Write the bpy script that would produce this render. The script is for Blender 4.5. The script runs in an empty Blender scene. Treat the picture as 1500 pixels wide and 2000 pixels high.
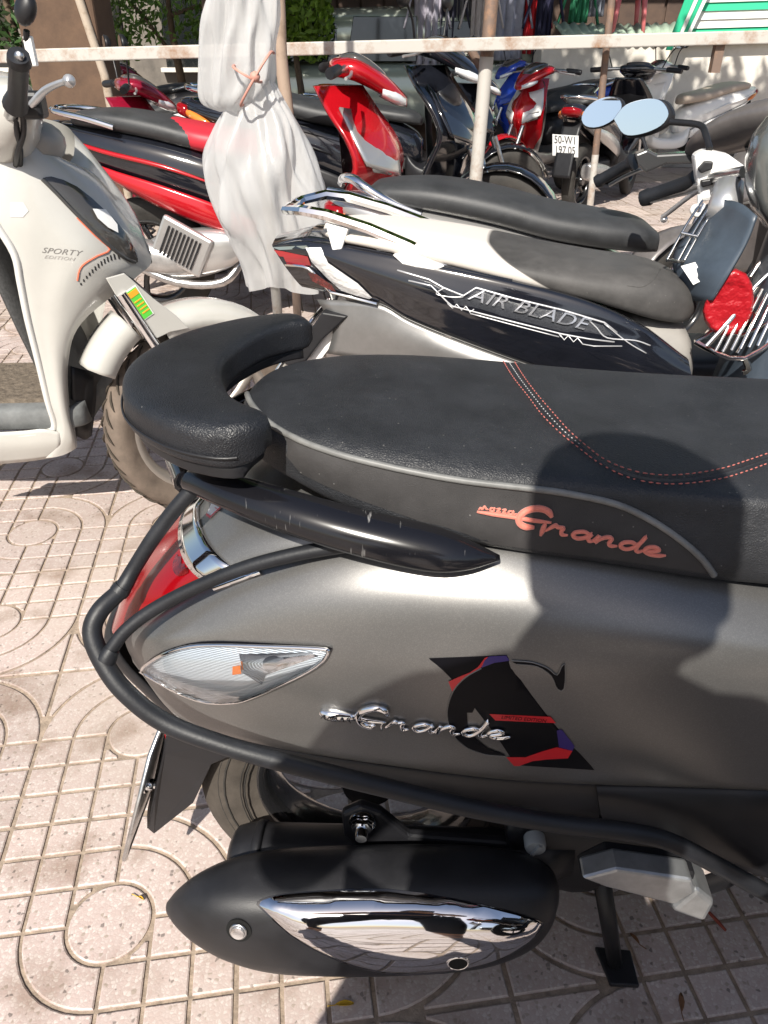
import bpy, bmesh, math, random
from mathutils import Vector, Matrix
from mathutils.bvhtree import BVHTree
from mathutils.geometry import delaunay_2d_cdt
R = math.radians
random.seed(7)
scene = bpy.context.scene
col = scene.collection
# ---------------------------------------------------------------- camera
CF, CH, CP = 1500.0, 1.19, R(31.5)
cd = bpy.data.cameras.new('camera'); cam = bpy.data.objects.new('camera', cd); col.objects.link(cam)
cam.location = (0, 0, CH); cam.rotation_euler = (R(90) - CP, 0, 0)
cd.sensor_fit = 'VERTICAL'; cd.sensor_height = 36; cd.lens = CF / 2000 * 36
cd.clip_start = .02; cd.clip_end = 400
scene.camera = cam
# ---------------------------------------------------------------- sky and sun
SUN = Vector((.25, 1.0, -1.0)).normalized()          # the way the light travels
el = math.asin(-SUN.z)
w = bpy.data.worlds.new('World'); scene.world = w; w.use_nodes = True
nt = w.node_tree; bg = nt.nodes['Background']
sk = nt.nodes.new('ShaderNodeTexSky'); sk.sky_type = 'NISHITA'; sk.sun_disc = False
sk.sun_elevation = el; sk.sun_rotation = math.atan2(-SUN.x, -SUN.y)
sk.air_density = 1.0; sk.dust_density = 2.0; sk.ozone_density = 1.0
nt.links.new(sk.outputs[0], bg.inputs[0]); bg.inputs[1].default_value = .085
sd = bpy.data.lights.new('sun', 'SUN'); so = bpy.data.objects.new('sun', sd); col.objects.link(so)
sd.energy = 5.0; sd.angle = R(.53); sd.color = (1, .95, .86)
so.rotation_euler = SUN.to_track_quat('-Z', 'Y').to_euler()
scene.view_settings.view_transform = 'Standard'; scene.view_settings.look = 'None'
scene.view_settings.exposure = .60; scene.view_settings.gamma = 1
scene.cycles.max_bounces = 8; scene.cycles.transparent_max_bounces = 12
scene.cycles.sample_clamp_indirect = 6

# ---------------------------------------------------------------- helpers
def ray(px, py):
    u = (px - 750) / CF; v = -(py - 1000) / CF
    c, s = math.cos(CP), math.sin(CP)
    return Vector((u, c + v * s, -s + v * c))
def atY(px, py, Y):
    r = ray(px, py); return Vector((0, 0, CH)) + r * (Y / r.y)
def atZ(px, py, z):
    r = ray(px, py); return Vector((0, 0, CH)) + r * ((z - CH) / r.z)
class Frame:
    """a bike standing somewhere: x forward, y to its left, z up"""
    def __init__(s, ox, oy, yaw):
        s.o = Vector((ox, oy, 0)); a = R(yaw); s.yaw = a
        s.f = Vector((math.cos(a), math.sin(a), 0)); s.l = Vector((-math.sin(a), math.cos(a), 0))
        s.inv = (Matrix.Translation(s.o) @ Matrix.Rotation(a, 4, 'Z')).inverted()
        s.eye = s.inv @ Vector((0, 0, CH))
    def dir(s, px, py): return s.inv.to_3x3() @ ray(px, py)
    def L(s, px, py, w):                 # pixel on the plane w to the right of the centre line
        d = s.dir(px, py); return s.eye + d * ((-w - s.eye.y) / d.y)
    def Zl(s, px, py, z):
        d = s.dir(px, py); return s.eye + d * ((z - s.eye.z) / d.z)
    def hit(s, px, py, bvh):
        d = s.dir(px, py).normalized(); r = bvh.ray_cast(s.eye, d)
        return (r[0], r[1]) if r[0] is not None else None

MATS = {}
def mat(name, color, rough=.5, metal=0., coat=0., spec=.5, bump=None, var=None, emit=None, trans=0., ior=1.45, alpha=1., sheen=0.):
    """bump=(scale, strength, distance); var=(scale, amount) darkens and lightens the colour a little"""
    if name in MATS: return MATS[name]
    m = bpy.data.materials.new(name); m.use_nodes = True; n = m.node_tree; b = n.nodes['Principled BSDF']
    c = tuple(color) + (1,)
    b.inputs['Base Color'].default_value = c; b.inputs['Roughness'].default_value = rough
    b.inputs['Metallic'].default_value = metal; b.inputs['Coat Weight'].default_value = coat; b.inputs['Coat Roughness'].default_value = .06
    b.inputs['Specular IOR Level'].default_value = spec; b.inputs['IOR'].default_value = ior
    b.inputs['Transmission Weight'].default_value = trans; b.inputs['Alpha'].default_value = alpha
    b.inputs['Sheen Weight'].default_value = sheen
    if emit: b.inputs['Emission Color'].default_value = tuple(emit[:3]) + (1,); b.inputs['Emission Strength'].default_value = emit[3]
    if bump or var:
        tc = n.nodes.new('ShaderNodeTexCoord')
    if bump:
        t = n.nodes.new('ShaderNodeTexNoise'); t.inputs['Scale'].default_value = bump[0]; t.inputs['Detail'].default_value = 4
        bp = n.nodes.new('ShaderNodeBump'); bp.inputs['Strength'].default_value = bump[1]; bp.inputs['Distance'].default_value = bump[2]
        n.links.new(tc.outputs['Object'], t.inputs['Vector']); n.links.new(t.outputs[0], bp.inputs['Height']); n.links.new(bp.outputs[0], b.inputs['Normal'])
    if var:
        t = n.nodes.new('ShaderNodeTexNoise'); t.inputs['Scale'].default_value = var[0]; t.inputs['Detail'].default_value = 6; t.inputs['Roughness'].default_value = .65
        n.links.new(tc.outputs['Object'], t.inputs['Vector'])
        r = n.nodes.new('ShaderNodeValToRGB'); k = var[1]
        r.color_ramp.elements[0].position = .3; r.color_ramp.elements[1].position = .7
        r.color_ramp.elements[0].color = tuple(q * (1 - k) for q in color) + (1,)
        r.color_ramp.elements[1].color = tuple(min(1, q * (1 + k)) for q in color) + (1,)
        n.links.new(t.outputs[0], r.inputs[0]); n.links.new(r.outputs[0], b.inputs['Base Color'])
        mr = n.nodes.new('ShaderNodeMapRange'); mr.inputs['To Min'].default_value = max(0.02, rough * (1 - k * .7)); mr.inputs['To Max'].default_value = min(1, rough * (1 + k * .7))
        n.links.new(t.outputs[0], mr.inputs[0]); n.links.new(mr.outputs[0], b.inputs['Roughness'])
    MATS[name] = m; return m
def glass_mat(name, tint=(1, 1, 1), rough=.02, base=.05):
    if name in MATS: return MATS[name]
    m = bpy.data.materials.new(name); m.use_nodes = True; n = m.node_tree; n.nodes.clear()
    o = n.nodes.new('ShaderNodeOutputMaterial'); mx = n.nodes.new('ShaderNodeMixShader'); t = n.nodes.new('ShaderNodeBsdfTransparent'); g = n.nodes.new('ShaderNodeBsdfGlossy')
    lw = n.nodes.new('ShaderNodeFresnel'); lw.inputs[0].default_value = 1.5
    t.inputs[0].default_value = tuple(tint) + (1,); g.inputs['Roughness'].default_value = rough
    ad = n.nodes.new('ShaderNodeMath'); ad.operation = 'ADD'; ad.inputs[1].default_value = base
    n.links.new(lw.outputs[0], ad.inputs[0]); n.links.new(ad.outputs[0], mx.inputs[0]); n.links.new(t.outputs[0], mx.inputs[1]); n.links.new(g.outputs[0], mx.inputs[2]); n.links.new(mx.outputs[0], o.inputs[0])
    MATS[name] = m; return m

def link(name, me, m, parent=None, smooth=True, loc=None):
    o = bpy.data.objects.new(name, me); col.objects.link(o)
    if m is not None and not me.materials: me.materials.append(m)
    if smooth and me.polygons:
        me.polygons.foreach_set('use_smooth', [True] * len(me.polygons))
    if parent is not None: o.parent = parent
    if loc is not None: o.location = loc
    return o
def mk(name, V, F, m, parent=None, smooth=True, solid=0, sub=0, bev=0, sharp=None):
    me = bpy.data.meshes.new(name); me.from_pydata([tuple(v) for v in V], [], F); me.update()
    o = link(name, me, m, parent, smooth)
    if solid: q = o.modifiers.new('s', 'SOLIDIFY'); q.thickness = solid; q.offset = 0
    if bev: q = o.modifiers.new('b', 'BEVEL'); q.width = bev; q.segments = 2; q.limit_method = 'ANGLE'; q.angle_limit = R(35)
    if sub: q = o.modifiers.new('u', 'SUBSURF'); q.levels = sub; q.render_levels = sub
    if sharp is not None:
        bm = bmesh.new(); bm.from_mesh(me)
        for e in bm.edges:
            if len(e.link_faces) == 2 and e.calc_face_angle(0) > R(sharp): e.smooth = False
        bm.to_mesh(me); bm.free()
    return o
def cr(p, t):
    """Catmull-Rom through the list p at t in 0..len-1"""
    n = len(p) - 1; i = min(int(t), n - 1); f = t - i
    b, c = p[i], p[i + 1]
    a = p[i - 1] if i > 0 else b * 2 - c
    d = p[i + 2] if i + 2 <= n else c * 2 - b
    return .5 * ((2 * b) + (c - a) * f + (2 * a - 5 * b + 4 * c - d) * f * f + (3 * b - a - 3 * c + d) * f ** 3)
def curve(p, k):
    p = [Vector(q) for q in p]; n = (len(p) - 1) * k
    return [cr(p, i / k) for i in range(n + 1)]
def grid(rows, closed=False):
    nv = len(rows[0]); V = [v for r in rows for v in r]; F = []
    for i in range(len(rows) - 1):
        for j in range(nv if closed else nv - 1):
            k = (j + 1) % nv
            F.append((i * nv + j, i * nv + k, (i + 1) * nv + k, (i + 1) * nv + j))
    return V, F
def patch(net, ku=6, kv=4):
    rows = [curve(r, ku) for r in net]
    colz = list(zip(*rows)); colz = [curve(c, kv) for c in colz]
    return grid([list(r) for r in zip(*colz)])
def flipF(F): return [tuple(reversed(f)) for f in F]
def mirV(V): return [Vector((v[0], -v[1], v[2])) for v in V]
def tubeVF(path, rad, seg=10, k=1, caps=True, flat=1.0, up=None):
    pts = curve(path, k) if k > 1 else [Vector(q) for q in path]
    n = len(pts)
    if not hasattr(rad, '__len__'): rr = [rad] * n
    else: rr = [curve([(q, 0, 0) for q in rad], k)[i].x for i in range(n)] if k > 1 else list(rad)
    V = []; F = []; u = Vector(up) if up is not None else None; prev = None
    for i, p_ in enumerate(pts):
        t = (pts[min(i + 1, n - 1)] - pts[max(i - 1, 0)]).normalized()
        if u is not None: a = (u - t * u.dot(t)).normalized()
        elif prev is None:
            a = Vector((0, 0, 1)) if abs(t.z) < .9 else Vector((1, 0, 0)); a = (a - t * a.dot(t)).normalized()
        else: a = (prev - t * prev.dot(t)).normalized()
        prev = a; b = t.cross(a)
        for j in range(seg):
            an = 2 * math.pi * j / seg
            V.append(p_ + (a * math.cos(an) * flat + b * math.sin(an)) * rr[i])
    for i in range(n - 1):
        for j in range(seg):
            k2 = (j + 1) % seg; F.append((i * seg + j, i * seg + k2, (i + 1) * seg + k2, (i + 1) * seg + j))
    if caps: F.append(tuple(reversed(range(seg)))); F.append(tuple(range((n - 1) * seg, n * seg)))
    return V, F
def tube(name, path, rad, m, parent, seg=10, k=1, **kw):
    V, F = tubeVF(path, rad, seg, k, **kw); return mk(name, V, F, m, parent, sharp=60)
def merge(parts):
    V = []; F = []
    for v, f in parts:
        o = len(V); V += list(v); F += [tuple(i + o for i in q) for q in f]
    return V, F
def loftVF(rings, k=1, caps=True):
    """closed rings of equal length; k smooths along the loft"""
    if k > 1:
        cs = [curve(c, k) for c in zip(*rings)]; rings = [list(r) for r in zip(*cs)]
    V, F = grid(rings, True); n = len(rings[0])
    if caps: F.append(tuple(reversed(range(n)))); F.append(tuple(range(len(V) - n, len(V))))
    return V, F
def sring(x, cy, cz, hw, hh, n=24, e=2.4, e2=None, tilt=0):
    """superellipse ring in the y-z plane; e2 = exponent of the lower half"""
    out = []
    for i in range(n):
        a = 2 * math.pi * i / n; c, s = math.cos(a), math.sin(a); q = e if s >= 0 or e2 is None else e2
        y = hw * math.copysign(abs(c) ** (2 / q), c); z = hh * math.copysign(abs(s) ** (2 / q), s)
        out.append(Vector((x + tilt * z, cy + y, cz + z)))
    return out
def latheVF(prof, seg=32, axis='y', c=(0, 0, 0)):
    """prof = [(radius, height along the axis)]"""
    rows = []
    for r, h in prof:
        row = []
        for j in range(seg):
            a = 2 * math.pi * j / seg; p_, q = r * math.cos(a), r * math.sin(a)
            v = (p_, h, q) if axis == 'y' else ((p_, q, h) if axis == 'z' else (h, p_, q))
            row.append(Vector(v) + Vector(c))
        rows.append(row)
    return grid(rows, True)
def boxVF(c, s, rot=None):
    c = Vector(c); V = []
    for x in (-.5, .5):
        for y in (-.5, .5):
            for z in (-.5, .5):
                v = Vector((x * s[0], y * s[1], z * s[2]))
                if rot is not None: v = rot @ v
                V.append(c + v)
    F = [(0, 1, 3, 2), (4, 6, 7, 5), (0, 4, 5, 1), (2, 3, 7, 6), (0, 2, 6, 4), (1, 5, 7, 3)]
    return V, F
def box(name, c, s, m, parent=None, rot=None, bev=.004):
    V, F = boxVF(c, s, rot); return mk(name, V, F, m, parent, smooth=False, bev=bev)
def prismVF(pts, d):
    """polygon of 3-D points pushed along d"""
    d = Vector(d); n = len(pts); P = [Vector(q) for q in pts]; V = [q - d * .5 for q in P] + [q + d * .5 for q in P]
    F = [tuple(range(n)), tuple(reversed(range(n, 2 * n)))]
    F = [tuple(reversed(F[0])), tuple(reversed(F[1]))]
    for i in range(n): F.append((i, (i + 1) % n, n + (i + 1) % n, n + i))
    return V, F
def prism(name, pts, d, m, parent, bev=.003, smooth=False):
    V, F = prismVF(pts, d)
    me = bpy.data.meshes.new(name); me.from_pydata([tuple(v) for v in V], [], F)
    bm = bmesh.new(); bm.from_mesh(me); bmesh.ops.recalc_face_normals(bm, faces=bm.faces); bm.to_mesh(me); bm.free()
    o = link(name, me, m, parent, smooth)
    if bev: q = o.modifiers.new('b', 'BEVEL'); q.width = bev; q.segments = 2; q.limit_method = 'ANGLE'; q.angle_limit = R(40)
    return o
def compact(V, F):
    use = sorted({i for f in F for i in f}); ix = {k: n for n, k in enumerate(use)}
    return [V[i] for i in use], [tuple(ix[i] for i in f) for f in F]
def decal(name, poly, fr, bvh, m, parent, off=.0008, step=14, dome=0, solid=0, k=1):
    """a sheet that follows a real surface: the outline is given on the photograph, every point is laid on the surface"""
    P = [Vector((p[0], p[1])) for p in (curve([(a, b, 0) for a, b in poly + [poly[0]]], k)[:-1] if k > 1 else poly)]
    n = len(P); xs = [p.x for p in P]; ys = [p.y for p in P]
    def inside(x, y):
        c = False
        for i in range(n):
            a, b = P[i], P[i - 1]
            if (a.y > y) != (b.y > y) and x < (b.x - a.x) * (y - a.y) / (b.y - a.y) + a.x: c = not c
        return c
    def edge(x, y):
        q = Vector((x, y)); best = 1e9
        for i in range(n):
            a, b = P[i], P[i - 1]; d = b - a; t = max(0, min(1, (q - a).dot(d) / max(1e-9, d.dot(d)))); best = min(best, (a + d * t - q).length)
        return best
    pts = list(P); y = min(ys) + step * .5
    while y < max(ys):
        x = min(xs) + step * .5
        while x < max(xs):
            if inside(x, y) and edge(x, y) > step * .45: pts.append(Vector((x, y)))
            x += step
        y += step
    r = delaunay_2d_cdt(pts, [(i, (i + 1) % n) for i in range(n)], [list(range(n))], 1, 1e-4)
    V = []; last = None
    for q in r[0]:
        h = fr.hit(q.x, q.y, bvh)
        if h is None:
            V.append(None); continue
        nn = h[1] if h[1].dot(fr.eye - h[0]) > 0 else -h[1]
        o = off
        if dome: o += dome * min(1, edge(q.x, q.y) / 45) ** .6
        V.append(h[0] + nn * o)
    F = [tuple(reversed(f)) for f in r[2] if all(V[i] is not None for i in f)]
    V = [v if v is not None else Vector((0, 0, 0)) for v in V]
    F2 = []
    for f in F:
        nrm = (V[f[1]] - V[f[0]]).cross(V[f[2]] - V[f[0]])
        F2.append(f if nrm.dot(fr.eye - V[f[0]]) > 0 else tuple(reversed(f)))
    V, F2 = compact(V, F2)
    return mk(name, V, F2, m, parent, solid=solid)
def onsurf(line, fr, bvh, off, k=4):
    out = []
    for q in (curve([(a, b, 0) for a, b in line], k) if k > 1 else [Vector((a, b, 0)) for a, b in line]):
        h = fr.hit(q.x, q.y, bvh)
        if h is None: continue
        nn = h[1] if h[1].dot(fr.eye - h[0]) > 0 else -h[1]
        out.append(h[0] + nn * off)
    return out
def bvh_of(VFs):
    V, F = merge(VFs); return BVHTree.FromPolygons([tuple(v) for v in V], F)
def thing(name, label, cat, loc=(0, 0, 0), rz=0, group=None):
    o = bpy.data.objects.new(name, None); col.objects.link(o); o.empty_display_size = .1
    o.location = loc; o.rotation_euler = (0, 0, rz); tag(o, label, cat, group); return o
def tag(o, label, cat, group=None):
    o['label'] = label; o['category'] = cat
    if group: o['group'] = group
    return o
def textVF(s, size=1, extrude=0, shear=0, spacing=1):
    cu = bpy.data.curves.new('t', 'FONT'); cu.body = s; cu.size = size; cu.extrude = extrude; cu.shear = shear; cu.space_character = spacing
    cu.align_x = 'CENTER'; cu.align_y = 'CENTER'; cu.resolution_u = 3
    o = bpy.data.objects.new('t', cu); col.objects.link(o)
    dg = bpy.context.evaluated_depsgraph_get(); me = bpy.data.meshes.new_from_object(o.evaluated_get(dg))
    V = [v.co.copy() for v in me.vertices]; F = [tuple(p.vertices) for p in me.polygons]
    bpy.data.objects.remove(o); bpy.data.curves.remove(cu); bpy.data.meshes.remove(me)
    return V, F

# ---------------------------------------------------------------- shared materials
CHROME = mat('chrome', (.82, .82, .83), .06, 1)
STEEL = mat('steel', (.55, .55, .55), .3, 1, var=(40, .25))
SILVER = mat('silver_paint', (.55, .55, .56), .32, .7, coat=.3)
BLACKP = mat('black_plastic', (.011, .011, .013), .45, bump=(900, .15, .0006), var=(25, .25))
BLACKG = mat('black_gloss', (.006, .006, .008), .12, coat=.8, var=(30, .3))
RUBBER = mat('rubber', (.011, .012, .015), .5, bump=(300, .2, .001), var=(30, .3))
TYRE = mat('tyre_rubber', (.032, .029, .026), .8, bump=(200, .3, .001), var=(18, .4))
DIRTTYRE = mat('dusty_tyre_rubber', (.135, .105, .083), .9, bump=(250, .3, .001), var=(14, .35))
# ================================================================ THE GROUND
TILE = .40; TYAW = R(8.03)
def terrazzo():
    m = bpy.data.materials.new('terrazzo'); m.use_nodes = True; n = m.node_tree; b = n.nodes['Principled BSDF']; lk = n.links.new
    g = n.nodes.new('ShaderNodeNewGeometry')
    def vor(scale, rnd=1):
        v = n.nodes.new('ShaderNodeTexVoronoi'); v.inputs['Scale'].default_value = scale; lk(g.outputs['Position'], v.inputs['Vector']); return v
    nz = n.nodes.new('ShaderNodeTexNoise'); nz.inputs['Scale'].default_value = 2.2; nz.inputs['Detail'].default_value = 6; lk(g.outputs['Position'], nz.inputs['Vector'])
    v = vor(185); se = n.nodes.new('ShaderNodeSeparateColor'); lk(v.outputs['Color'], se.inputs[0])
    r = n.nodes.new('ShaderNodeValToRGB'); el_ = r.color_ramp.elements; r.color_ramp.interpolation = 'CONSTANT'
    el_[0].position = 0; el_[0].color = (.445, .355, .325, 1); el_[1].position = .30; el_[1].color = (.465, .385, .355, 1)
    for p_, c in ((.52, (.50, .43, .395, 1)), (.72, (.535, .47, .435, 1)), (.86, (.43, .335, .305, 1)), (.93, (.33, .27, .23, 1)), (.975, (.20, .165, .15, 1))):
        e = el_.new(p_); e.color = c
    lk(se.outputs[0], r.inputs[0])
    # binder between the chips
    ed = n.nodes.new('ShaderNodeTexVoronoi'); ed.feature = 'DISTANCE_TO_EDGE'; ed.inputs['Scale'].default_value = 185; lk(g.outputs['Position'], ed.inputs['Vector'])
    rr = n.nodes.new('ShaderNodeValToRGB'); rr.color_ramp.elements[0].position = .02; rr.color_ramp.elements[1].position = .14; lk(ed.outputs['Distance'], rr.inputs[0])
    mx = n.nodes.new('ShaderNodeMix'); mx.data_type = 'RGBA'; lk(rr.outputs[0], mx.inputs[0]); mx.inputs[6].default_value = (.43, .35, .32, 1); lk(r.outputs[0], mx.inputs[7])
    # dust
    r2 = n.nodes.new('ShaderNodeValToRGB'); r2.color_ramp.elements[0].position = .42; r2.color_ramp.elements[1].position = .72; lk(nz.outputs[0], r2.inputs[0])
    m2 = n.nodes.new('ShaderNodeMix'); m2.data_type = 'RGBA'; mu = n.nodes.new('ShaderNodeMath'); mu.operation = 'MULTIPLY'; mu.inputs[1].default_value = .6; lk(r2.outputs[0], mu.inputs[0])
    lk(mu.outputs[0], m2.inputs[0]); lk(mx.outputs[2], m2.inputs[6]); m2.inputs[7].default_value = (.43, .36, .30, 1)
    # tone per tile and dark stains
    oi = n.nodes.new('ShaderNodeObjectInfo'); mr = n.nodes.new('ShaderNodeMapRange'); mr.inputs['To Min'].default_value = .88; mr.inputs['To Max'].default_value = 1.08; lk(oi.outputs['Random'], mr.inputs[0])
    n3 = n.nodes.new('ShaderNodeTexNoise'); n3.inputs['Scale'].default_value = 7; n3.inputs['Detail'].default_value = 5; lk(g.outputs['Position'], n3.inputs['Vector'])
    r3 = n.nodes.new('ShaderNodeValToRGB'); r3.color_ramp.elements[0].position = .30; r3.color_ramp.elements[0].color = (.60, .54, .48, 1); r3.color_ramp.elements[1].position = .48; lk(n3.outputs[0], r3.inputs[0])
    m3 = n.nodes.new('ShaderNodeMix'); m3.data_type = 'RGBA'; m3.blend_type = 'MULTIPLY'; m3.inputs[0].default_value = 1; lk(m2.outputs[2], m3.inputs[6]); lk(r3.outputs[0], m3.inputs[7])
    m4 = n.nodes.new('ShaderNodeMix'); m4.data_type = 'RGBA'; m4.blend_type = 'MULTIPLY'; m4.inputs[0].default_value = 1; lk(m3.outputs[2], m4.inputs[6]); lk(mr.outputs[0], m4.inputs[7])
    lk(m4.outputs[2], b.inputs['Base Color']); b.inputs['Roughness'].default_value = .62
    bp = n.nodes.new('ShaderNodeBump'); bp.inputs['Strength'].default_value = .35; bp.inputs['Distance'].default_value = .0012; lk(ed.outputs['Distance'], bp.inputs['Height']); lk(bp.outputs[0], b.inputs['Normal'])
    MATS['terrazzo'] = m; return m
terrazzo()
MORTAR = mat('dusty_mortar', (.30, .235, .18), .95, bump=(120, .5, .004), var=(60, .35))
u = TILE / 6; J = .0042; G_ = .0034
def tile_pieces():
    """outlines of the raised fields of one moulded tile, centre at the origin (cell units u): two quarters are squares, two are rings"""
    out = []
    def arc(cx, cy, r, a0, a1, n=10): return [(cx + r * math.cos(a0 + (a1 - a0) * i / n), cy + r * math.sin(a0 + (a1 - a0) * i / n)) for i in range(n + 1)]
    g = G_; E = 3 * u - J
    out.append(arc(0, 0, u - g, 0, 2 * math.pi, 36)[:-1])
    for sx, sy in ((1, 1), (-1, -1)):                     # quarters of squares
        Q = []
        for i in range(3):
            for j in range(3):
                x0, x1 = i * u + g, (i + 1) * u - g; y0, y1 = j * u + g, (j + 1) * u - g
                if i == 2: x1 = E
                if j == 2: y1 = E
                if i == 0 and j == 0:
                    a = math.asin(g / (u + g)); q = arc(0, 0, u + g, math.pi / 2 - a, a, 24)
                    k = u - g; q = [p for p in q if p[0] <= k - .004 and p[1] <= k - .004]
                    Q.append(([(q[0][0], k)] + q[::3] + [q[-1]] + [(k, q[-1][1]), (k, k)]) if q else [])
                else: Q.append([(x0, y0), (x1, y0), (x1, y1), (x0, y1)])
        for q in Q:
            if q: out.append([(p[0] * sx, p[1] * sy) for p in q])
    for sx, sy in ((-1, 1), (1, -1)):                     # quarters of rings
        for r0, r1 in ((1, 2), (2, 3)):
            ra, rb = r0 * u + g, r1 * u - g - (J - g if r1 == 3 else 0); a, b_ = math.asin(g / ra), math.asin(g / rb)
            q = arc(0, 0, ra, a, math.pi / 2 - a, 10) + arc(0, 0, rb, math.pi / 2 - b_, b_, 14)
            out.append([(p[0] * sx, p[1] * sy) for p in q])
        ra = 3 * u + g; q = [p for p in arc(0, 0, ra, 0, math.pi / 2, 40) if p[0] <= E - .004 and p[1] <= E - .004]
        out.append([(p[0] * sx, p[1] * sy) for p in [(E, q[0][1])] + q + [(q[-1][0], E), (E, E)]])
    return out
def tile_mesh():
    bm = bmesh.new(); h = .0; be = .0022; dp = .0042
    for q in tile_pieces():
        ar = sum(q[i - 1][0] * q[i][1] - q[i][0] * q[i - 1][1] for i in range(len(q)))
        if ar < 0: q = q[::-1]
        n = len(q)
        # inset for the worn arris
        ins = []
        for i in range(n):
            a, b, c = Vector(q[i - 1]), Vector(q[i]), Vector(q[(i + 1) % n])
            d1 = (b - a); d2 = (c - b)
            if d1.length < 1e-7: d1 = d2
            if d2.length < 1e-7: d2 = d1
            n1 = Vector((-d1.y, d1.x)).normalized(); n2 = Vector((-d2.y, d2.x)).normalized(); m_ = (n1 + n2)
            if m_.length < .2: m_ = n1
            m_ = m_.normalized(); k = be / max(.75, m_.dot(n1)); ins.append(b + m_ * k)
        top = [bm.verts.new((p.x, p.y, h)) for p in ins]
        mid = [bm.verts.new((p[0], p[1], h - .0016)) for p in q]
        low = [bm.verts.new((p[0], p[1], h - dp)) for p in q]
        try: bm.faces.new(top)
        except ValueError: continue
        for i in range(n):
            k = (i + 1) % n
            bm.faces.new((mid[i], mid[k], top[k], top[i])); bm.faces.new((low[i], low[k], mid[k], mid[i]))
    me = bpy.data.meshes.new('tile'); bm.to_mesh(me); bm.free(); me.materials.append(MATS['terrazzo'])
    # bed of the tile, with the dust that fills its grooves
    return me
def far_paving():
    m = bpy.data.materials.new('far_paving'); m.use_nodes = True; n = m.node_tree; b = n.nodes['Principled BSDF']; lk = n.links.new
    tc = n.nodes.new('ShaderNodeTexCoord'); mp = n.nodes.new('ShaderNodeMapping'); mp.inputs['Rotation'].default_value[2] = -TYAW; lk(tc.outputs['Object'], mp.inputs[0])
    br = n.nodes.new('ShaderNodeTexBrick'); br.offset = 0; br.inputs['Scale'].default_value = 1; br.inputs['Brick Width'].default_value = TILE; br.inputs['Row Height'].default_value = TILE; br.inputs['Mortar Size'].default_value = .006
    br.inputs['Color1'].default_value = (.42, .35, .31, 1); br.inputs['Color2'].default_value = (.37, .30, .265, 1); br.inputs['Mortar'].default_value = (.25, .2, .16, 1); lk(mp.outputs[0], br.inputs[0])
    lk(br.outputs[0], b.inputs['Base Color']); b.inputs['Roughness'].default_value = .8
    return m
gv = 60.
ground = mk('ground', [(-gv, -gv, -.0044), (gv, -gv, -.0044), (gv, gv, -.0044), (-gv, gv, -.0044)], [(0, 1, 2, 3)], MORTAR, smooth=False); ground['kind'] = 'structure'
# the paving: its joints pass through the crossing seen at the left of the scooter's tail
pav = bpy.data.objects.new('pavement', None); col.objects.link(pav); pav['kind'] = 'structure'
ax = Vector((math.cos(TYAW), math.sin(TYAW), 0)); ay = Vector((-math.sin(TYAW), math.cos(TYAW), 0))
c0 = atZ(118, 1312, 0)                                   # a corner where four tiles meet
tm = tile_mesh(); spots = []
for i in range(-14, 20):
    for j in range(-7, 16):
        c = c0 + ax * TILE * (i + .5) + ay * TILE * (j + .5)
        d = c.y * math.cos(CP) + CH * math.sin(CP)
        if d < .2: continue
        px = 750 + CF * c.x / d; py = 1000 - CF * (c.y * math.sin(CP) - CH * math.cos(CP)) / d
        if -230 < px < 1730 and 300 < py < 2400: spots.append((c.y + abs(c.x) * .2, i, j, c))
spots.sort(key=lambda t: t[0])
done = set()
for _, i, j, c in spots[:290]:
    o = bpy.data.objects.new('tile', tm); col.objects.link(o); o.parent = pav; done.add((i, j))
    # at the first corner all four tiles show rings, so the tiles turn by a quarter from one to the next
    o.location = (c.x, c.y, random.uniform(-.0006, .0006)); o.rotation_euler = (random.gauss(0, .0012), random.gauss(0, .0012), TYAW + (0 if (i + j) % 2 else R(90)) )
tv, tf = [v.co.copy() for v in tm.vertices], [tuple(p.vertices) for p in tm.polygons]
V = []; F = []
for i in range(-34, 40):
    for j in range(-10, 34):
        if (i, j) in done: continue
        c = c0 + ax * TILE * (i + .5) + ay * TILE * (j + .5)
        if abs(c.x) > 2.6 + .55 * max(0, c.y) or c.y > 12 or c.y < -3: continue
        rt = Matrix.Rotation(TYAW, 3, 'Z'); hh = TILE / 2 - J
        if c.y < 7 and abs(c.x) < 4.2:
            ro = Matrix.Rotation(TYAW + (0 if (i + j) % 2 else R(90)), 3, 'Z'); k = len(V); q = Vector((0, 0, random.uniform(-.0006, .0006)))
            V += [c + q + ro @ v for v in tv]; F += [tuple(n_ + k for n_ in f) for f in tf]; continue
        # far off the moulding is too small to see: plain slabs with open joints
        k = len(V); q = random.uniform(-.0008, .0008)
        V += [c + rt @ Vector((x * hh, y * hh, q)) for x, y in ((-1, -1), (1, -1), (1, 1), (-1, 1))] + [c + rt @ Vector((x * (hh + .002), y * (hh + .002), -.0042)) for x, y in ((-1, -1), (1, -1), (1, 1), (-1, 1))]
        F.append((k, k + 1, k + 2, k + 3))
        for e in range(4): F.append((k + 4 + e, k + 4 + (e + 1) % 4, k + (e + 1) % 4, k + e))
o = mk('distant_tile', V, F, MATS['terrazzo'], pav, smooth=False); o['kind'] = 'stuff'
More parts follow.
